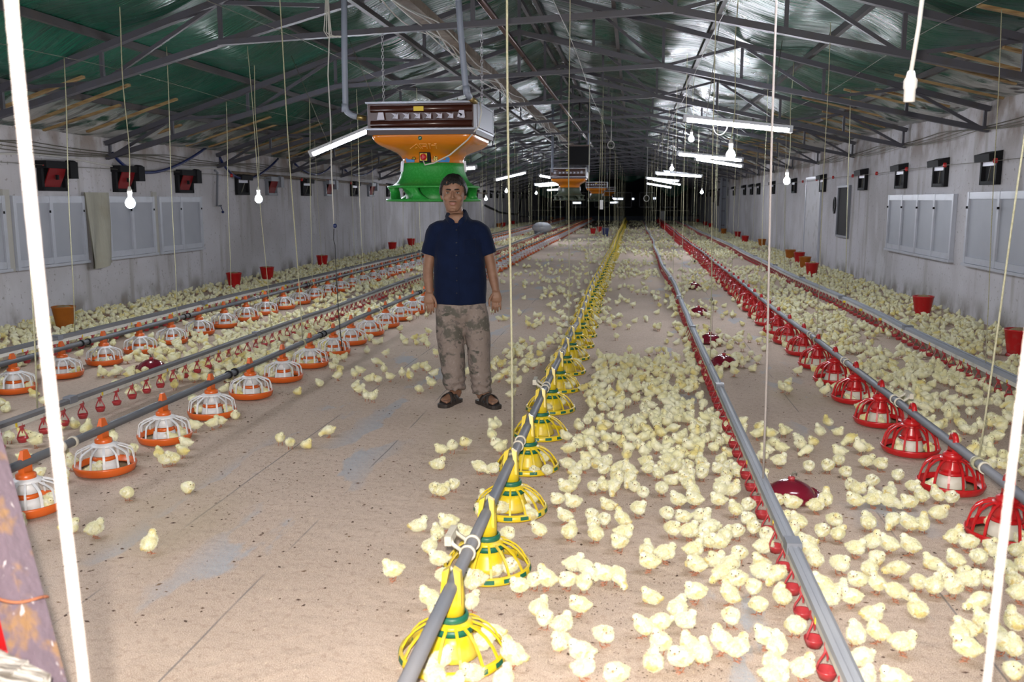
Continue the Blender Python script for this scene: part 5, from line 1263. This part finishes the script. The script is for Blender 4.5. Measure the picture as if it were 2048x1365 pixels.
for s_ in (-1, 1):                               # collar halves, folded over
    inner = [(.004, yb - .006, 1.318), (.020, yb + .004, 1.344), (.038, yb + .022, 1.372), (.056, -.020, 1.396), (.070, .012, 1.408), (.060, .058, 1.414), (.030, .084, 1.418), (0, .090, 1.419)]
    outer = [(.034, yb - .002, 1.296), (.054, yb + .008, 1.312), (.072, yb + .030, 1.334), (.084, -.010, 1.352), (.090, .016, 1.364), (.080, .070, 1.372), (.042, .102, 1.378), (0, .110, 1.380)]
    vs = []; K = len(inner)
    for (xi, yi, zi), (xo, yo, zo) in zip(inner, outer):
        i_, o_ = Vector((s_ * xi - .010, yi, zi)), Vector((s_ * xo - .010, yo, zo)); mid = i_.lerp(o_, .5) + Vector((0, -.004 if yi < .03 else .004, .004))
        for q in (i_, mid, o_, o_ + Vector((0, .008 if yi < .03 else -.008, -.002)), mid + Vector((0, .009 if yi < .03 else -.009, -.002)), i_ + Vector((0, .010 if yi < .03 else -.010, -.002))): vs.append(q)
    fs = [(q * 6 + j, q * 6 + (j + 1) % 6, q * 6 + 6 + (j + 1) % 6, q * 6 + 6 + j) for q in range(K - 1) for j in range(6)] + [(5, 4, 3, 2, 1, 0), tuple(range((K - 1) * 6, K * 6))]
    o = MB().add(vs, fs).build('collar', M['shirt'], SH); q_ = o.modifiers.new('s', 'SUBSURF'); q_.levels = q_.render_levels = 2
zs = np.arange(.74, 1.30, .02)
pl = MB(); pl.tube([(.004, fy(.004, z) + .0025, z) for z in zs], .0035, 6); pl.build('placket_seam', M['shirt'], SH)
M['button'] = mat('dark_button', (.012, .014, .022), .3)
for z in (1.27, 1.18, 1.09, 1.00, .91, .82): MB().ell((-.010, fy(-.010, z) - .001, z), (.0055, .003, .0055), 0, 10, 6).build('button', M['button'], SH)
pk = MB(); 
for (xa, za), (xb, zb) in (((.045, 1.20), (.125, 1.205)), ((.045, 1.20), (.045, 1.10)), ((.125, 1.205), (.125, 1.10)), ((.045, 1.10), (.125, 1.10))):
    pk.tube([(xa + (xb - xa) * u, fy(xa + (xb - xa) * u, za + (zb - za) * u) + .0015, za + (zb - za) * u) for u in np.linspace(0, 1, 8)], .0022, 5)
pk.build('chest_pocket', M['shirt'], SH)
tr = MB()
tr.loft([((.010, 0, .80), .160, .110), ((.010, 0, .76), .178, .134), ((.012, 0, .70), .190, .136), ((.012, 0, .64), .172, .122), ((.016, 0, .57), .120, .080), ((.022, 0, .51), .050, .040), ((.024, 0, .48), .012, .015)], 28)
tr.loft([((-.072, 0, .75), .096, .116), ((-.076, 0, .66), .102, .116), ((-.066, -.004, .50), .098, .108), ((-.060, 0, .38), .098, .106), ((-.050, .008, .26), .092, .104), ((-.042, .012, .16), .084, .100), ((-.036, .012, .085), .078, .094)], 24)
tr.loft([((.096, 0, .75), .092, .114), ((.120, -.004, .66), .096, .116), ((.134, -.010, .50), .092, .108), ((.143, -.016, .38), .088, .106), ((.150, -.026, .26), .082, .102), ((.158, -.034, .15), .076, .098), ((.160, -.036, .062), .072, .092)], 24)
me2 = union_mesh(tr, 'trousers', [M['camo']], .0075, 4, .5)
def f2(c, nn):
    out = c.copy()
    for i in range(len(c)):
        x, y, z = c[i]
        w_ = mnoise.noise(Vector((x * 9, y * 9, z * 5))) * .009
        lo = max(0, 1 - z / .30); w_ += math.sin(z * 95 + 5 * mnoise.noise(Vector((x * 14, y * 14, z * 6)))) * .0085 * lo
        w_ += .004 * mnoise.noise(Vector((x * 24 + z * 10, y * 24, z * 16)))
        out[i] += nn[i] * w_
    return out
wrinkle(me2, f2)
TR = bpy.data.objects.new('trousers', me2); COL.objects.link(TR); TR.parent = MAN
for s_, x, y, z in ():   # cargo pockets
    o = MB().box((-.035, -.055, -.07), (.035, .055, .07)).build('cargo_pocket', M['camo'], TR); o.location = (x + s_ * -.012, y + .04, z); b_ = o.modifiers.new('b', 'BEVEL'); b_.width = .02; b_.segments = 3
    MB().box((-.038, -.058, .045), (.038, .058, .062)).build('pocket_flap', M['camo'], TR).location = (x + s_ * -.010, y + .04, z)
for s_, (hl, to) in FOOT.items():
    d = (to - hl).normalized(); sd = Vector((-d.y, d.x, 0)); ln = (to - hl).length
    out = [(-.06, .020), (-.03, .032), (.10, .036), (.30, .035), (.50, .038), (.70, .047), (.88, .049), (1.0, .042), (1.06, .026), (1.08, .008)]
    vs = []
    for zz, sc_ in ((-.018, .97), (-.004, 1.0), (.010, 1.0)):
        for u, w_ in out: vs.append(hl + d * (ln * u) + sd * w_ * sc_ + Vector((0, 0, zz)))
        for u, w_ in reversed(out): vs.append(hl + d * (ln * u) - sd * w_ * sc_ + Vector((0, 0, zz)))
    k = len(out) * 2; fs = [tuple(range(k - 1, -1, -1)), tuple(range(2 * k, 3 * k))] + [(r_ * k + j, r_ * k + (j + 1) % k, r_ * k + k + (j + 1) % k, r_ * k + k + j) for r_ in range(2) for j in range(k)]
    so = MB().add(vs, fs, 0, False).build('sandal', M['sandal'], MAN)
    def strap(u0, u1, wd_, hgt):
        vs = []; K = 14
        for q in range(K + 1):
            a = PI * q / K; u = u0 + (u1 - u0) * q / K
            lift = .006 + hgt * math.sin(a) ** .8; wx_ = .046 * math.cos(a)
            c_ = hl + d * (ln * u) + sd * wx_ + Vector((0, 0, lift)); nrm = (sd * math.cos(a) + Vector((0, 0, 1)) * math.sin(a))
            for e_, t_ in ((-1, 0), (1, 0), (1, .004), (-1, .004)): vs.append(c_ + d * (wd_ / 2 * e_) + nrm * t_)
        fs = [(q * 4 + j, q * 4 + (j + 1) % 4, q * 4 + 4 + (j + 1) % 4, q * 4 + 4 + j) for q in range(K) for j in range(4)] + [(3, 2, 1, 0), (K * 4, K * 4 + 1, K * 4 + 2, K * 4 + 3)]
        MB().add(vs, fs).build('sandal_strap', M['sandal'], so)
    strap(.38, .74, .044, .066); strap(.74, .38, .044, .070)
# ------------------------------------------------------------------ chicks
def chick_mat():
    m = mat('chick_down', (0.72, 0.64, 0.30), 0.85, 0.15, sheen=.25)
    N, L, ma, rg, no, mx, tc, S = node_kit(m)
    oi = N.new('ShaderNodeObjectInfo'); g = N.new('ShaderNodeNewGeometry')
    rnd = ma('FRACT', ma('ADD', oi.outputs['Random'], g.outputs['Random Per Island'])) if False else oi.outputs['Random']
    c = mx(rnd, (0.68, 0.665, 0.46), (0.66, 0.625, 0.36))
    c = mx(rg(no(tc, 34, 4), .44, .62), c, (0.74, 0.73, 0.60))
    c = mx(ma('MULTIPLY', rg(no(tc, 19, 3), .49, .64), .85), c, (0.60, 0.47, 0.14))
    c = mx(rg(no(tc, 150, 3), .52, .70, 0, .5), c, (0.46, 0.41, 0.20))
    b = N['Principled BSDF']; L.new(c, b.inputs['Base Color'])
    b.inputs['Subsurface Weight'].default_value = .06; b.inputs['Subsurface Radius'].default_value = (.01, .008, .004)
    return m
M['down'] = chick_mat()
M['down_far'] = mat('chick_down_crowd', (0.65, 0.62, 0.37), 0.9, 0.1, noise=[(13, 2, .40, .62, (0.70, 0.68, 0.50)), (8, 1, .55, .68, (0.62, 0.53, 0.21))], sheen=.2)
M['leg'] = mat('chick_leg', (0.40, 0.17, 0.10), .6); M['beak'] = mat('chick_beak', (0.34, 0.21, 0.13), .5); M['eyed'] = mat('chick_eye', (.008, .006, .006), .15)
CM = [M['down'], M['leg'], M['beak'], M['eyed']]
def pose_shape(pose, rnd):
    """centres and radii of the overlapping body lumps; faces -Y"""
    sit = pose in ('sit', 'doze'); z0 = .034 if sit else .0575; pit = {'peck': -.35, 'tall': .75}.get(pose, .25)
    R = Matrix.Rotation(-pit, 3, 'X')
    L = [((0, .004, z0), (.0325, .0415, .0325 if not sit else .0300), R)]
    if pose == 'peck': hd = Vector((rnd * .012, -.058, .026)); nk = Vector((rnd * .006, -.036, .042))
    elif pose == 'tall': hd = Vector((0, -.021, .106)); nk = Vector((0, -.017, .085))
    elif pose == 'doze': hd = Vector((rnd * .018, -.030, .060)); nk = Vector((0, -.018, .048))
    elif pose == 'sit': hd = Vector((rnd * .008, -.032, .068)); nk = Vector((0, -.022, .052))
    elif pose == 'turn': hd = Vector((.015 * (1 if rnd > 0 else -1), -.026, .089)); nk = Vector((0, -.021, .075))
    else: hd = Vector((rnd * .006, -.032, .087)); nk = Vector((0, -.023, .074))
    L.append((nk, (.0205, .0205, .0205), None)); L.append((hd, (.0178, .0190, .0176), None))
    t = Vector((0, .044, z0 + .006 - .02 * math.sin(pit))); L.append((t, (.012, .017, .010), Matrix.Rotation(.35 - pit, 3, 'X')))
    for s_ in (-1, 1): L.append(((s_ * .0285, .010, z0 + .003), (.0070, .028, .0175), R))
    L.append(((0, -.022 if pose != 'peck' else -.02, z0 - .003 + (.012 if pose == 'tall' else 0)), (.0235, .022, .024), None))
    face = {'turn': (math.copysign(1.2, rnd)), 'doze': rnd * 1.4}.get(pose, rnd * .5)
    return L, hd, face, sit, z0
def face_dir(pose, face):
    d = Vector((math.sin(face), -math.cos(face), -.10)) if pose != 'peck' else Vector((math.sin(face) * .3, -.5, -.86))
    return d.normalized()
def legs(mb, pose, n=6):
    for s_ in (-1, 1):
        y0 = .004 if s_ > 0 else .008; x = s_ * .0135
        mb.tube([(x, y0 + .004, .040), (x, y0 + .008, .022), (x + s_ * .001, y0, .004)], [.0034, .0023, .0021], n, 1)
        for a in (-.6, 0, .6): mb.tube([(x, y0, .0045), (x + .023 * math.sin(a), y0 - .024 * math.cos(a), .0020)], [.0021, .0013], 5, 1)
        mb.tube([(x, y0, .0045), (x, y0 + .009, .002)], [.0018, .001], 5, 1)
def head_bits(mb, hd, d, n=8):
    up = Vector((0, 0, 1)); sd = d.cross(up).normalized(); up = sd.cross(d)
    b0 = hd + d * .0145 - up * .002
    mb.tube([b0, b0 + d * .005 - up * .0006, b0 + d * .0105 - up * .0022], [.0046, .0032, .0006], n, 2)
    for s_ in (-1, 1):
        mb.ell(hd + d * .0085 + sd * (s_ * .0150) + up * .0035, (.0028, .0028, .0028), 3, 7, 5)
def chick_mesh(pose, rnd, seed):
    L, hd, face, sit, z0 = pose_shape(pose, rnd); mb = MB()
    for c, r, R in L: mb.ell(c, r, 0, 16, 11, R)
    me = union_mesh(mb, 'chick', CM, .0040, 3, .5)
    r_ = np.random.default_rng(seed); nv = len(me.vertices); co = np.empty(nv * 3); nn = np.empty(nv * 3); me.vertices.foreach_get('co', co); me.vertices.foreach_get('normal', nn)
    co = co.reshape(-1, 3); nn = nn.reshape(-1, 3)
    lump = np.array([mnoise.noise(Vector(p) * 95) + .6 * mnoise.noise(Vector(p) * 230) for p in co]); co = co + nn * (lump * .0024)[:, None]
    fs = np.empty(len(me.polygons) * 4, 'i'); me.polygons.foreach_get('vertices', fs); faces = [tuple(x) for x in fs.reshape(-1, 4)]
    o = MB(); o.add(co.tolist(), faces, 0, True)
    idx = r_.integers(0, nv, 3600)
    for i in idx:
        p, n_ = co[i], nn[i]
        if p[2] < .012 and not sit: continue
        d = n_ * .85 + np.array([0, .45, -.10]) + r_.normal(0, .30, 3); d /= np.linalg.norm(d)
        ln = r_.uniform(.0045, .0095) * (.55 if np.linalg.norm(p - np.array(hd)) < .020 else 1)
        s_ = np.cross(d, r_.normal(0, 1, 3)); s_ /= np.linalg.norm(s_); s_ *= .0007
        o.add([p - s_, p + s_, p + d * ln], [(0, 1, 2)], 0, True)
    if not sit: legs(o, pose)
    else:
        for s_ in (-1, 1): o.tube([(s_ * .012, -.018, .003), (s_ * .014, -.034, .002)], [.002, .0012], 5, 1)
    head_bits(o, hd, face_dir(pose, face))
    return o.mesh('chick', CM)
POSES = [('stand', .3, 'standing'), ('stand', -.8, 'standing'), ('turn', 1, 'standing with turned head'), ('turn', -1, 'standing with turned head'), ('peck', .6, 'pecking'), ('peck', -.6, 'pecking'), ('tall', 0, 'stretching upright'), ('sit', .5, 'sitting'), ('sit', -.7, 'sitting'), ('doze', .9, 'dozing')]
CH = [(p, r, w_, chick_mesh(p, r, 50 + i)) for i, (p, r, w_) in enumerate(POSES)]

# where they stand: those near the camera follow the photograph, the crowd fills the zones
pix = []
A = [(340,165,7),(365,320,0),(425,285,1),(235,490,7),(335,545,0),(395,495,1),(95,750,3),(345,690,0),(375,780,2),(330,955,0),(640,200,0),(655,65,2),(700,135,0),(630,20,1),(720,550,1),(885,530,2),(985,365,0),(1070,385,3),(1260,380,7),(1025,455,0),(1170,450,1),(1180,495,2),(1240,475,0),(1190,555,1),(1055,545,0),(1335,475,6),(1345,550,0),(1320,600,1),(1425,420,2),(1180,300,0),(1055,285,7),(1310,270,6),(1375,260,4),(1335,190,2),(1470,620,7),(1480,705,2),(1570,660,0),(1240,770,1),(1315,780,4),(780,830,0),(860,800,2),(925,800,6),(1040,800,0),(1080,720,2),(1145,740,5),(1130,820,2),(530,815,6),(520,915,1),(640,1060,7),(890,950,0),(915,1005,1),(1015,1040,2),(1005,1110,8),(1105,935,2),(1240,1095,3),(1115,1190,0),(1130,1275,6),(1300,1310,2),(745,1210,6),(700,1330,0),(320,1320,1),(420,1345,7),(1495,870,7),(1450,1050,2),(1540,1030,5),(1730,870,0),(1640,960,1),(1680,1020,2),(1540,1140,6),(1505,1215,8),(1700,1150,1),(1650,1225,2),(1770,1195,0),(1725,640,2),(1730,710,4),(1845,675,9),(1610,530,0),(1700,540,2),(1800,525,4),(1805,590,0),(1580,445,1),(1665,460,2),(1770,465,2),(1640,370,0),(1725,370,2),(1550,310,5),(1450,330,1),(1665,250,0),(1555,185,7),(1480,200,2),(1630,190,0),(1465,165,1),(1360,130,2),(1250,40,0),(1520,85,6),(1130,185,2),(1050,100,1),(1100,75,3),(1140,140,0),(730,730,2),(1870,760,4),(540,800,0),(840,430,7),(580,410,8),(860,200,7),(590,345,7),(650,720,7),(525,1275,7)]
for x, y, p in A: pix.append((750 + x * .37, 860 + y * .37, p))
B = [(120,60,0),(290,50,2),(40,180,7),(150,230,0),(60,250,2),(110,360,0),(20,370,1),(240,370,0),(150,460,2),(200,510,1),(180,590,1),(240,600,0),(225,670,7),(120,720,2),(350,660,2),(310,720,0),(270,760,1),(340,800,2),(430,840,3),(455,930,5),(300,880,6),(310,1000,3),(260,1140,6),(345,1170,6),(580,890,3),(655,1050,4),(500,1110,1),(560,1160,2),(535,1240,0),(550,1320,2),(700,1280,6),(470,760,0),(555,770,4),(475,700,7),(490,625,2),(720,580,7),(735,640,0),(760,690,3),(800,830,0),(840,900,1),(895,840,7),(960,890,0),(1000,310,0),(1070,270,2),(960,275,7),(930,220,1),(730,190,0),(720,100,5),(570,160,2),(580,90,0),(830,190,0),(1080,370,2),(1165,380,4),(1050,495,2),(870,480,3),(890,550,3),(1180,480,4),(1270,500,0),(1345,500,6),(1435,445,3),(1335,350,0),(1270,385,1),(1425,345,6),(1500,360,2),(1630,310,6),(1380,280,8),(900,720,0),(985,630,2),(1075,600,6),(1160,610,0),(1275,620,0),(1100,660,9),(1060,740,1),(990,800,2),(1095,820,6),(1210,740,4),(1200,860,4),(1320,810,5),(1410,835,0),(1400,690,8),(1465,770,0),(1505,840,6),(1520,690,1),(1580,745,7),(1600,800,2),(1650,680,4),(1650,910,5),(1315,935,7),(1075,960,8),(985,1100,2),(1100,1080,3),(1240,1140,0),(1010,1220,5),(1580,1040,7),(1580,1170,2),(1545,1090,0),(1680,1000,8),(1740,1090,1),(1770,1140,0),(1840,1160,2),(1840,1260,7),(1840,1000,8),(1700,800,1),(1840,780,7),(1870,870,2),(1720,590,8),(1860,640,0),(1520,570,6),(1590,600,1),(1030,1330,2),(1190,1340,0),(820,370,6),(770,400,0),(715,380,4),(640,390,1),(560,370,2),(250,300,0),(320,320,6),(330,420,0),(400,400,2),(400,470,0),(430,520,2),(340,540,2),(280,560,1),(500,560,0),(640,540,6),(580,470,1),(670,490,0),(800,540,2),(1045,165,1),(1120,180,0),(1210,240,2),(1170,310,7)]
for x, y, p in B: pix.append((1348 + x * .37, 860 + y * .37, p))
C_ = [(650-650,0,0)] if False else []
for x, y, p in ((300,1085,6),(190,1055,0),(375,967,9),(255,983,4),(138,1045,7),(28,1098,6),(16,1022,6),(190,937,4),(262,929,5),(143,925,6),(330,917,1),(345,915,2),(372,884,0),(390,850,0),(365,900,2),(318,905,2),(425,845,0),(470,825,7),(440,840,2),(560,875,2),(580,883,4),(613,882,7),(657,860,4),(877,921,7),(870,975,0),(720,778,0),(712,772,1),(733,790,2),(746,792,3),(862,765,2),(868,745,1),(847,730,0),(831,733,1),(819,750,6),(804,745,6),(780,752,0),(768,737,6),(756,757,0),(739,752,7),(708,746,1),(720,740,0),(676,750,6),(665,731,1),(872,704,0),(855,687,6),(829,675,1),(845,673,1),(805,673,7),(753,722,4),(855,735,0)):
    pix.append((x, y, p))
PT = []
for px, py, p in pix:
    v = on_floor(px, py, .052); PT.append((v.x, v.y, p, 1))
INPAN = []
def keep_off(x, y):
    for fx, fy_, kind, ln, k in FEED_NEAR.get(int(y * 2), ()):
        if (x - fx) ** 2 + (y - fy_) ** 2 < .195 ** 2: return True
    for bx, by in BPOS:
        if (x - bx) ** 2 + (y - by) ** 2 < .15 ** 2: return True
    for bx, by in DPOS:
        if (x - bx) ** 2 + (y - by) ** 2 < .16 ** 2: return True
    if abs(x - mp.x - .05) < .30 and abs(y - mp.y) < .30: return True
    return False
FEED_NEAR = {}
for f_ in FEED:
    for k in range(int(f_[1] * 2) - 1, int(f_[1] * 2) + 2): FEED_NEAR.setdefault(k, []).append(f_)
PT = [q for q in PT if not keep_off(q[0], q[1]) or q[2] >= 7 or q[1] < 4.2]
cell = {}
def ok(x, y, d):
    i, j = int(x / .1 + 200), int(y / .1)
    for a in (-1, 0, 1):
        for b_ in (-1, 0, 1):
            for qx, qy in cell.get((i + a, j + b_), ()):
                if (qx - x) ** 2 + (qy - y) ** 2 < d * d: return False
    return True
def put(x, y): cell.setdefault((int(x / .1 + 200), int(y / .1)), []).append((x, y))
for x, y, p, s_ in PT: put(x, y)
NEARLIM = len(PT)
def cl(x, y, s_=1.0, o=0.0): return max(0.0, .5 + 1.25 * mnoise.noise(Vector((x * s_ + o, y * s_ * .8, 3.3))) + .5 * mnoise.noise(Vector((x * s_ * 2.7, y * s_ * 2.3, 9.1))))
def dens(x, y):
    c = cl(x, y)
    if x < -5.72: return 44 * (.5 + .6 * c) * (1 if y < 30 else .6)
    if x < -5.1: return 24 * c + 5
    if x < -4.85: return 10 * c
    if x < -3.9: return (46 * c if y > 7.0 else 4 * c) * (.25 if 10.2 < y < 12.6 and x < -4.35 else 1)
    if x < -3.1: return (44 * c + 4) if y > 5.9 else 10 * c
    if x < -2.72: return 12 * c if y > 6 else 5 * c
    if x < -.86:
        if y < 6.2: return 0 if x < -1.1 or y < 5.0 else 18 * c
        near = 1 if x > -1.25 else 0
        if y < 9: return (46 * c + 4 if near else (5 * c if x < -1.8 or x > -1.5 else 2 * c))
        if y < 13: return 16 * c if near else 7 * c * c
        return 13 * c * c + (8 if near else 0)
    if x < -.30: return 16 * c if y > 4.4 else 2
    if x < .55:
        if y < 4.45: return 0
        if y < 8.4: return 62 * (.6 + .5 * c)
        if y < 13.5: return (16 if x < -.05 else 7 if x > .35 else 3.5) * c
        return 22 * c
    if x < 1.42:
        if y < 4.3: return 0
        if y < 5.6: return 30 * c + 6
        if y < 7.4: return 20 * c
        m_ = max([math.exp(-((x - a) ** 2 + (y - b_) ** 2) / .16) for a, b_ in DPOS]); return 4 * c + 60 * m_ + (18 * c if y > 15 else 0) + (34 * c if x < .78 else 0)
    if x < 1.9: return 14 * c if y > 3.6 else 5
    if x < 2.75: return 50 * c + 4 if y < 14 else 30 * c
    if x < 3.0: return 14 * c
    return 46 * (.35 + .75 * c) if y > 4 else 12
extra = []
bands = [(3.0, 12, 1.0), (12, 20, .9), (20, 32, .7), (32, 46, .5), (46, 64, .38)]
for a, b_, f_ in bands:
    area = (XR - XL) * (b_ - a); nt_ = int(area * 110 * f_)
    xs = rng.uniform(XL + .08, XR - .08, nt_); ys = rng.uniform(a, b_, nt_); us = rng.uniform(0, 110, nt_)
    for x, y, u in zip(xs, ys, us):
        if u > (2.5 if x < -2.9 or x > 1.8 or (-.5 < x < .6 and y < 9) else 1.5) * dens(x, y) or not ok(x, y, .056): continue
        if keep_off(x, y): continue
        px, py, dz = proj((x, y, .05))
        if not (-30 < px < 2080 and py < 1400): continue
        put(x, y); extra.append((x, y, int(rng.choice([0, 0, 1, 1, 2, 3, 4, 5, 6, 7, 7, 8, 9])), 0))
# a few feeding inside the dishes
for fx, fy_, kind, ln, k in FEED:
    if fy_ > 22: continue
    for q in range(int(rng.integers(2, 5))):
        a = rng.uniform(0, 2 * PI); r = rng.uniform(.098, .112); x, y = fx + r * math.cos(a), fy_ + r * math.sin(a)
        if ok(x, y, .07): put(x, y); extra.append((x, y, int(rng.choice([7, 8, 7, 9])), 2))
ALL = [q for q in PT + extra]
def onscreen(q):
    px, py, dz = proj((q[0], q[1], .05)); return dz if (-20 < px < 2068 and py < 1385) else 999
ALL.sort(key=onscreen)
near, far = ALL[:300], ALL[300:]

# labels: what each chick is doing and which findable thing it stands by
SIDE = lambda dx, dy: ('in front of' if dy < -.8 * abs(dx) else 'behind' if dy > .8 * abs(dx) else 'window side of' if dx < 0 else 'hatch-wall side of')
marks = [(fx, fy_, f'{nth(k)} ' + ({'Y': '', 'R': '', 'L1': 'inner ', 'L2': 'outer '}[[kk for kk, v_ in LINES.items() if v_[4] == ln][0]]) + f'{kind} pan', .42, .165) for fx, fy_, kind, ln, k in FEED if fy_ < 14]
marks += [(a, b_, n_, .5, .13) for (a, b_), n_ in zip(DPOS, ('largest bell drinker', 'second bell drinker', 'third bell drinker', 'fourth bell drinker', 'fifth bell drinker', 'bell drinker between the orange lines'))]
marks += [(mp.x, mp.y, 'standing man', .9, .1)]
marks += [(DRINK['C'][0], DRINK['C'][1] + .205 * k, f'{nth(k + 1)} centre drip cup', .38, .03) for k in range(0, 40, 3)]
def zone(x):
    return ('outer orange line and wall' if x < -5 else 'between the orange lines' if x < -3.1 else 'on the open litter aisle' if x < -.85 else 'between yellow line and centre rail' if x < .6 else 'between centre rail and red line' if x < 1.66 else 'beyond the red line')
recs = []
for q in near:
    x, y = q[0], q[1]; w_ = POSES[q[2]][2]; best = None
    for a, b_, n_, rad, inner in marks:
        d = math.hypot(x - a, y - b_)
        if d < rad * 1.6 and (best is None or d < best[0]): best = (d, a, b_, n_, inner)
    if best and best[0] < best[4]: where = f'inside {best[3]}'
    elif best: where = f'{SIDE(x - best[1], y - best[2])} {best[3]}'
    else: where = zone(x)
    recs.append([w_, where, q])
cnts = {}
for r in recs: cnts.setdefault((r[0], r[1]), []).append(r)
proto_c = {}
for (w_, where), rs in cnts.items():
    rs.sort(key=lambda r: r[2][1])
    for i, r in enumerate(rs):
        x, y, p, kind = r[2]
        lab = f'pale yellow chick {w_} {where}'; grp = 'chicks on the litter'
        if 1 < len(rs) <= 6: lab = f'chick {w_} {where}, {nth(i + 1)} from camera'
        elif len(rs) > 6: grp = f'chicks {w_} {where}'
        o = bpy.data.objects.new('chick', CH[p][3]); COL.objects.link(o)
        o.location = (x, y, .022 if kind == 2 else .0); s_ = random.uniform(.77, .90); o.scale = (s_, s_, s_); o.rotation_euler = (0, 0, random.uniform(0, 2 * PI))
        tag(o, lab, 'chick', grp)

# the uncountable rest of the flock: one object
def low_chick(pose, rnd, lod):
    L, hd, face, sit, z0 = pose_shape(pose, rnd); mb = MB()
    if lod <= 0:
        for c, r, R in L: mb.ell(c, r, 0, 14, 10, R)
        um = union_mesh(mb, 'chick_low', CM, .0058 if lod < 0 else .0085, 3, .5)
        mb = MB(); cs = [tuple(v_.co) for v_ in um.vertices]; mb.add(cs, [tuple(f_.vertices) for f_ in um.polygons])
        r_ = np.random.default_rng(int(abs(rnd) * 100) + len(cs))
        for i in r_.integers(0, len(cs), 420 if lod < 0 else 110):
            p_, n_ = np.array(cs[i]), np.array(um.vertices[int(i)].normal); dd = n_ * .85 + np.array([0, .45, -.1]) + r_.normal(0, .3, 3); dd /= np.linalg.norm(dd)
            s_ = np.cross(dd, r_.normal(0, 1, 3)); s_ /= np.linalg.norm(s_); s_ *= .0013
            mb.add([p_ - s_, p_ + s_, p_ + dd * r_.uniform(.005, .0095)], [(0, 1, 2)])
        if not sit: 
            for s_ in (-1, 1): mb.tube([(s_ * .0135, .008, .036), (s_ * .0135, .004, .003)], .0024, 4, 1); mb.tube([(s_ * .0135, .010, .003), (s_ * .0135, -.013, .002)], .0028, 3, 1)
        d = face_dir(pose, face); mb.tube([hd + d * .014, hd + d * .025 - Vector((0, 0, .002))], [.005, .0008], 4, 2)
        sd = d.cross(Vector((0, 0, 1))).normalized()
        for s_ in (-1, 1): mb.ell(hd + d * .0085 + sd * (s_ * .0140) + Vector((0, 0, .0035)), (.003, .003, .003), 3, 4, 3)
    else:
        c, r, R = L[0]; mb.ell(c, (r[0] * 1.08, r[1] * 1.12, r[2] * 1.08), 0, 6 if lod == 2 else 8, 4 if lod == 2 else 5, R)
        c, r, R = L[2]; mb.ell(c, r, 0, 5 if lod == 2 else 6, 3 if lod == 2 else 4, R)
        if lod == 1:
            c, r, R = L[1]; mb.ell(c, r, 0, 6, 3, R)
            for s_ in (-1, 1): mb.tube([(s_ * .0135, .006, .036), (s_ * .0135, .004, .003)], .0026, 3, 1)
            d = face_dir(pose, face); mb.tube([hd + d * .014, hd + d * .025], [.005, .0008], 3, 2)
    # lumpy down
    V = np.array(mb.v); F = mb.f; mi = np.array(mb.m)
    if lod <= 0:
        down = np.zeros(len(V), bool)
        for f_, m_ in zip(F, mi):
            if m_ == 0: down[list(f_)] = True
        for i in np.where(down)[0]: V[i] += .0022 * np.array(mnoise.noise_vector(Vector(V[i]) * 110))
    loops = np.array([i for f_ in F for i in f_], 'i'); cnt_ = np.array([len(f_) for f_ in F], 'i')
    return V, loops, cnt_, mi
LODS = [[low_chick(p, r, l) for p, r, w_ in POSES] for l in (0, 1, 2, -1)]
VV, LL, CC, MM = [], [], [], []; base = 0
for x, y, p, kind in far:
    l = 3 if y < 8.5 else 0 if y < 15 else 1 if y < 28 else 2
    V, lo, cn, mi = LODS[l][p]; a = rng.uniform(0, 2 * PI); s_ = rng.uniform(.80, .93) * (1 if y < 28 else 1.08); ca, sa = math.cos(a) * s_, math.sin(a) * s_
    W = np.stack([V[:, 0] * ca - V[:, 1] * sa + x, V[:, 0] * sa + V[:, 1] * ca + y, V[:, 2] * s_ + (.022 if kind == 2 else 0)], -1)
    VV.append(W); LL.append(lo + base); CC.append(cn); MM.append(mi); base += len(W)
VV, LL, CC, MM = np.concatenate(VV), np.concatenate(LL), np.concatenate(CC), np.concatenate(MM)
me = bpy.data.meshes.new('chick_flock'); me.vertices.add(len(VV)); me.vertices.foreach_set('co', VV.astype('f').ravel())
me.loops.add(len(LL)); me.loops.foreach_set('vertex_index', LL.astype('i')); me.polygons.add(len(CC))
me.polygons.foreach_set('loop_start', np.concatenate([[0], np.cumsum(CC)[:-1]]).astype('i'))
for m_ in (M['down_far'], M['leg'], M['beak'], M['eyed']): me.materials.append(m_)
me.polygons.foreach_set('material_index', MM.astype('i')); me.polygons.foreach_set('use_smooth', np.ones(len(CC), bool)); me.update(calc_edges=True)
o = bpy.data.objects.new('chick_flock', me); COL.objects.link(o); o['kind'] = 'stuff'; tag(o, 'the rest of the flock of pale yellow chicks crowding the litter', 'chicks')
print('CHICKS', len(ALL), 'near', len(near), 'last near y', near[-1][1], 'flock verts', len(VV))

# dark flakes and chips lying on the litter
fm = MB()
for k in range(1500):
    y = rng.uniform(2.8, 9) if k > 500 else rng.uniform(2.8, 5); x = rng.uniform(-3.4, 2.2)
    s_ = rng.uniform(.002, .007); a = rng.uniform(0, PI); c, si = math.cos(a), math.sin(a); l_ = s_ * rng.uniform(1, 2.6)
    fm.add([(x + c * l_, y + si * l_, .001), (x - si * s_, y + c * s_, .001), (x - c * l_, y - si * l_, .002), (x + si * s_, y - c * s_, .001), (x, y, .001 + s_ * .7)], [(0, 1, 4), (1, 2, 4), (2, 3, 4), (3, 0, 4)], 0, False)
o = fm.build('litter_flakes', mat('dark_flake', (.075, .045, .035), .8, noise=[(3, 2, .45, .6, (.16, .10, .06))])); o['kind'] = 'stuff'; tag(o, 'dark chips and flakes scattered over the pale litter', 'litter')
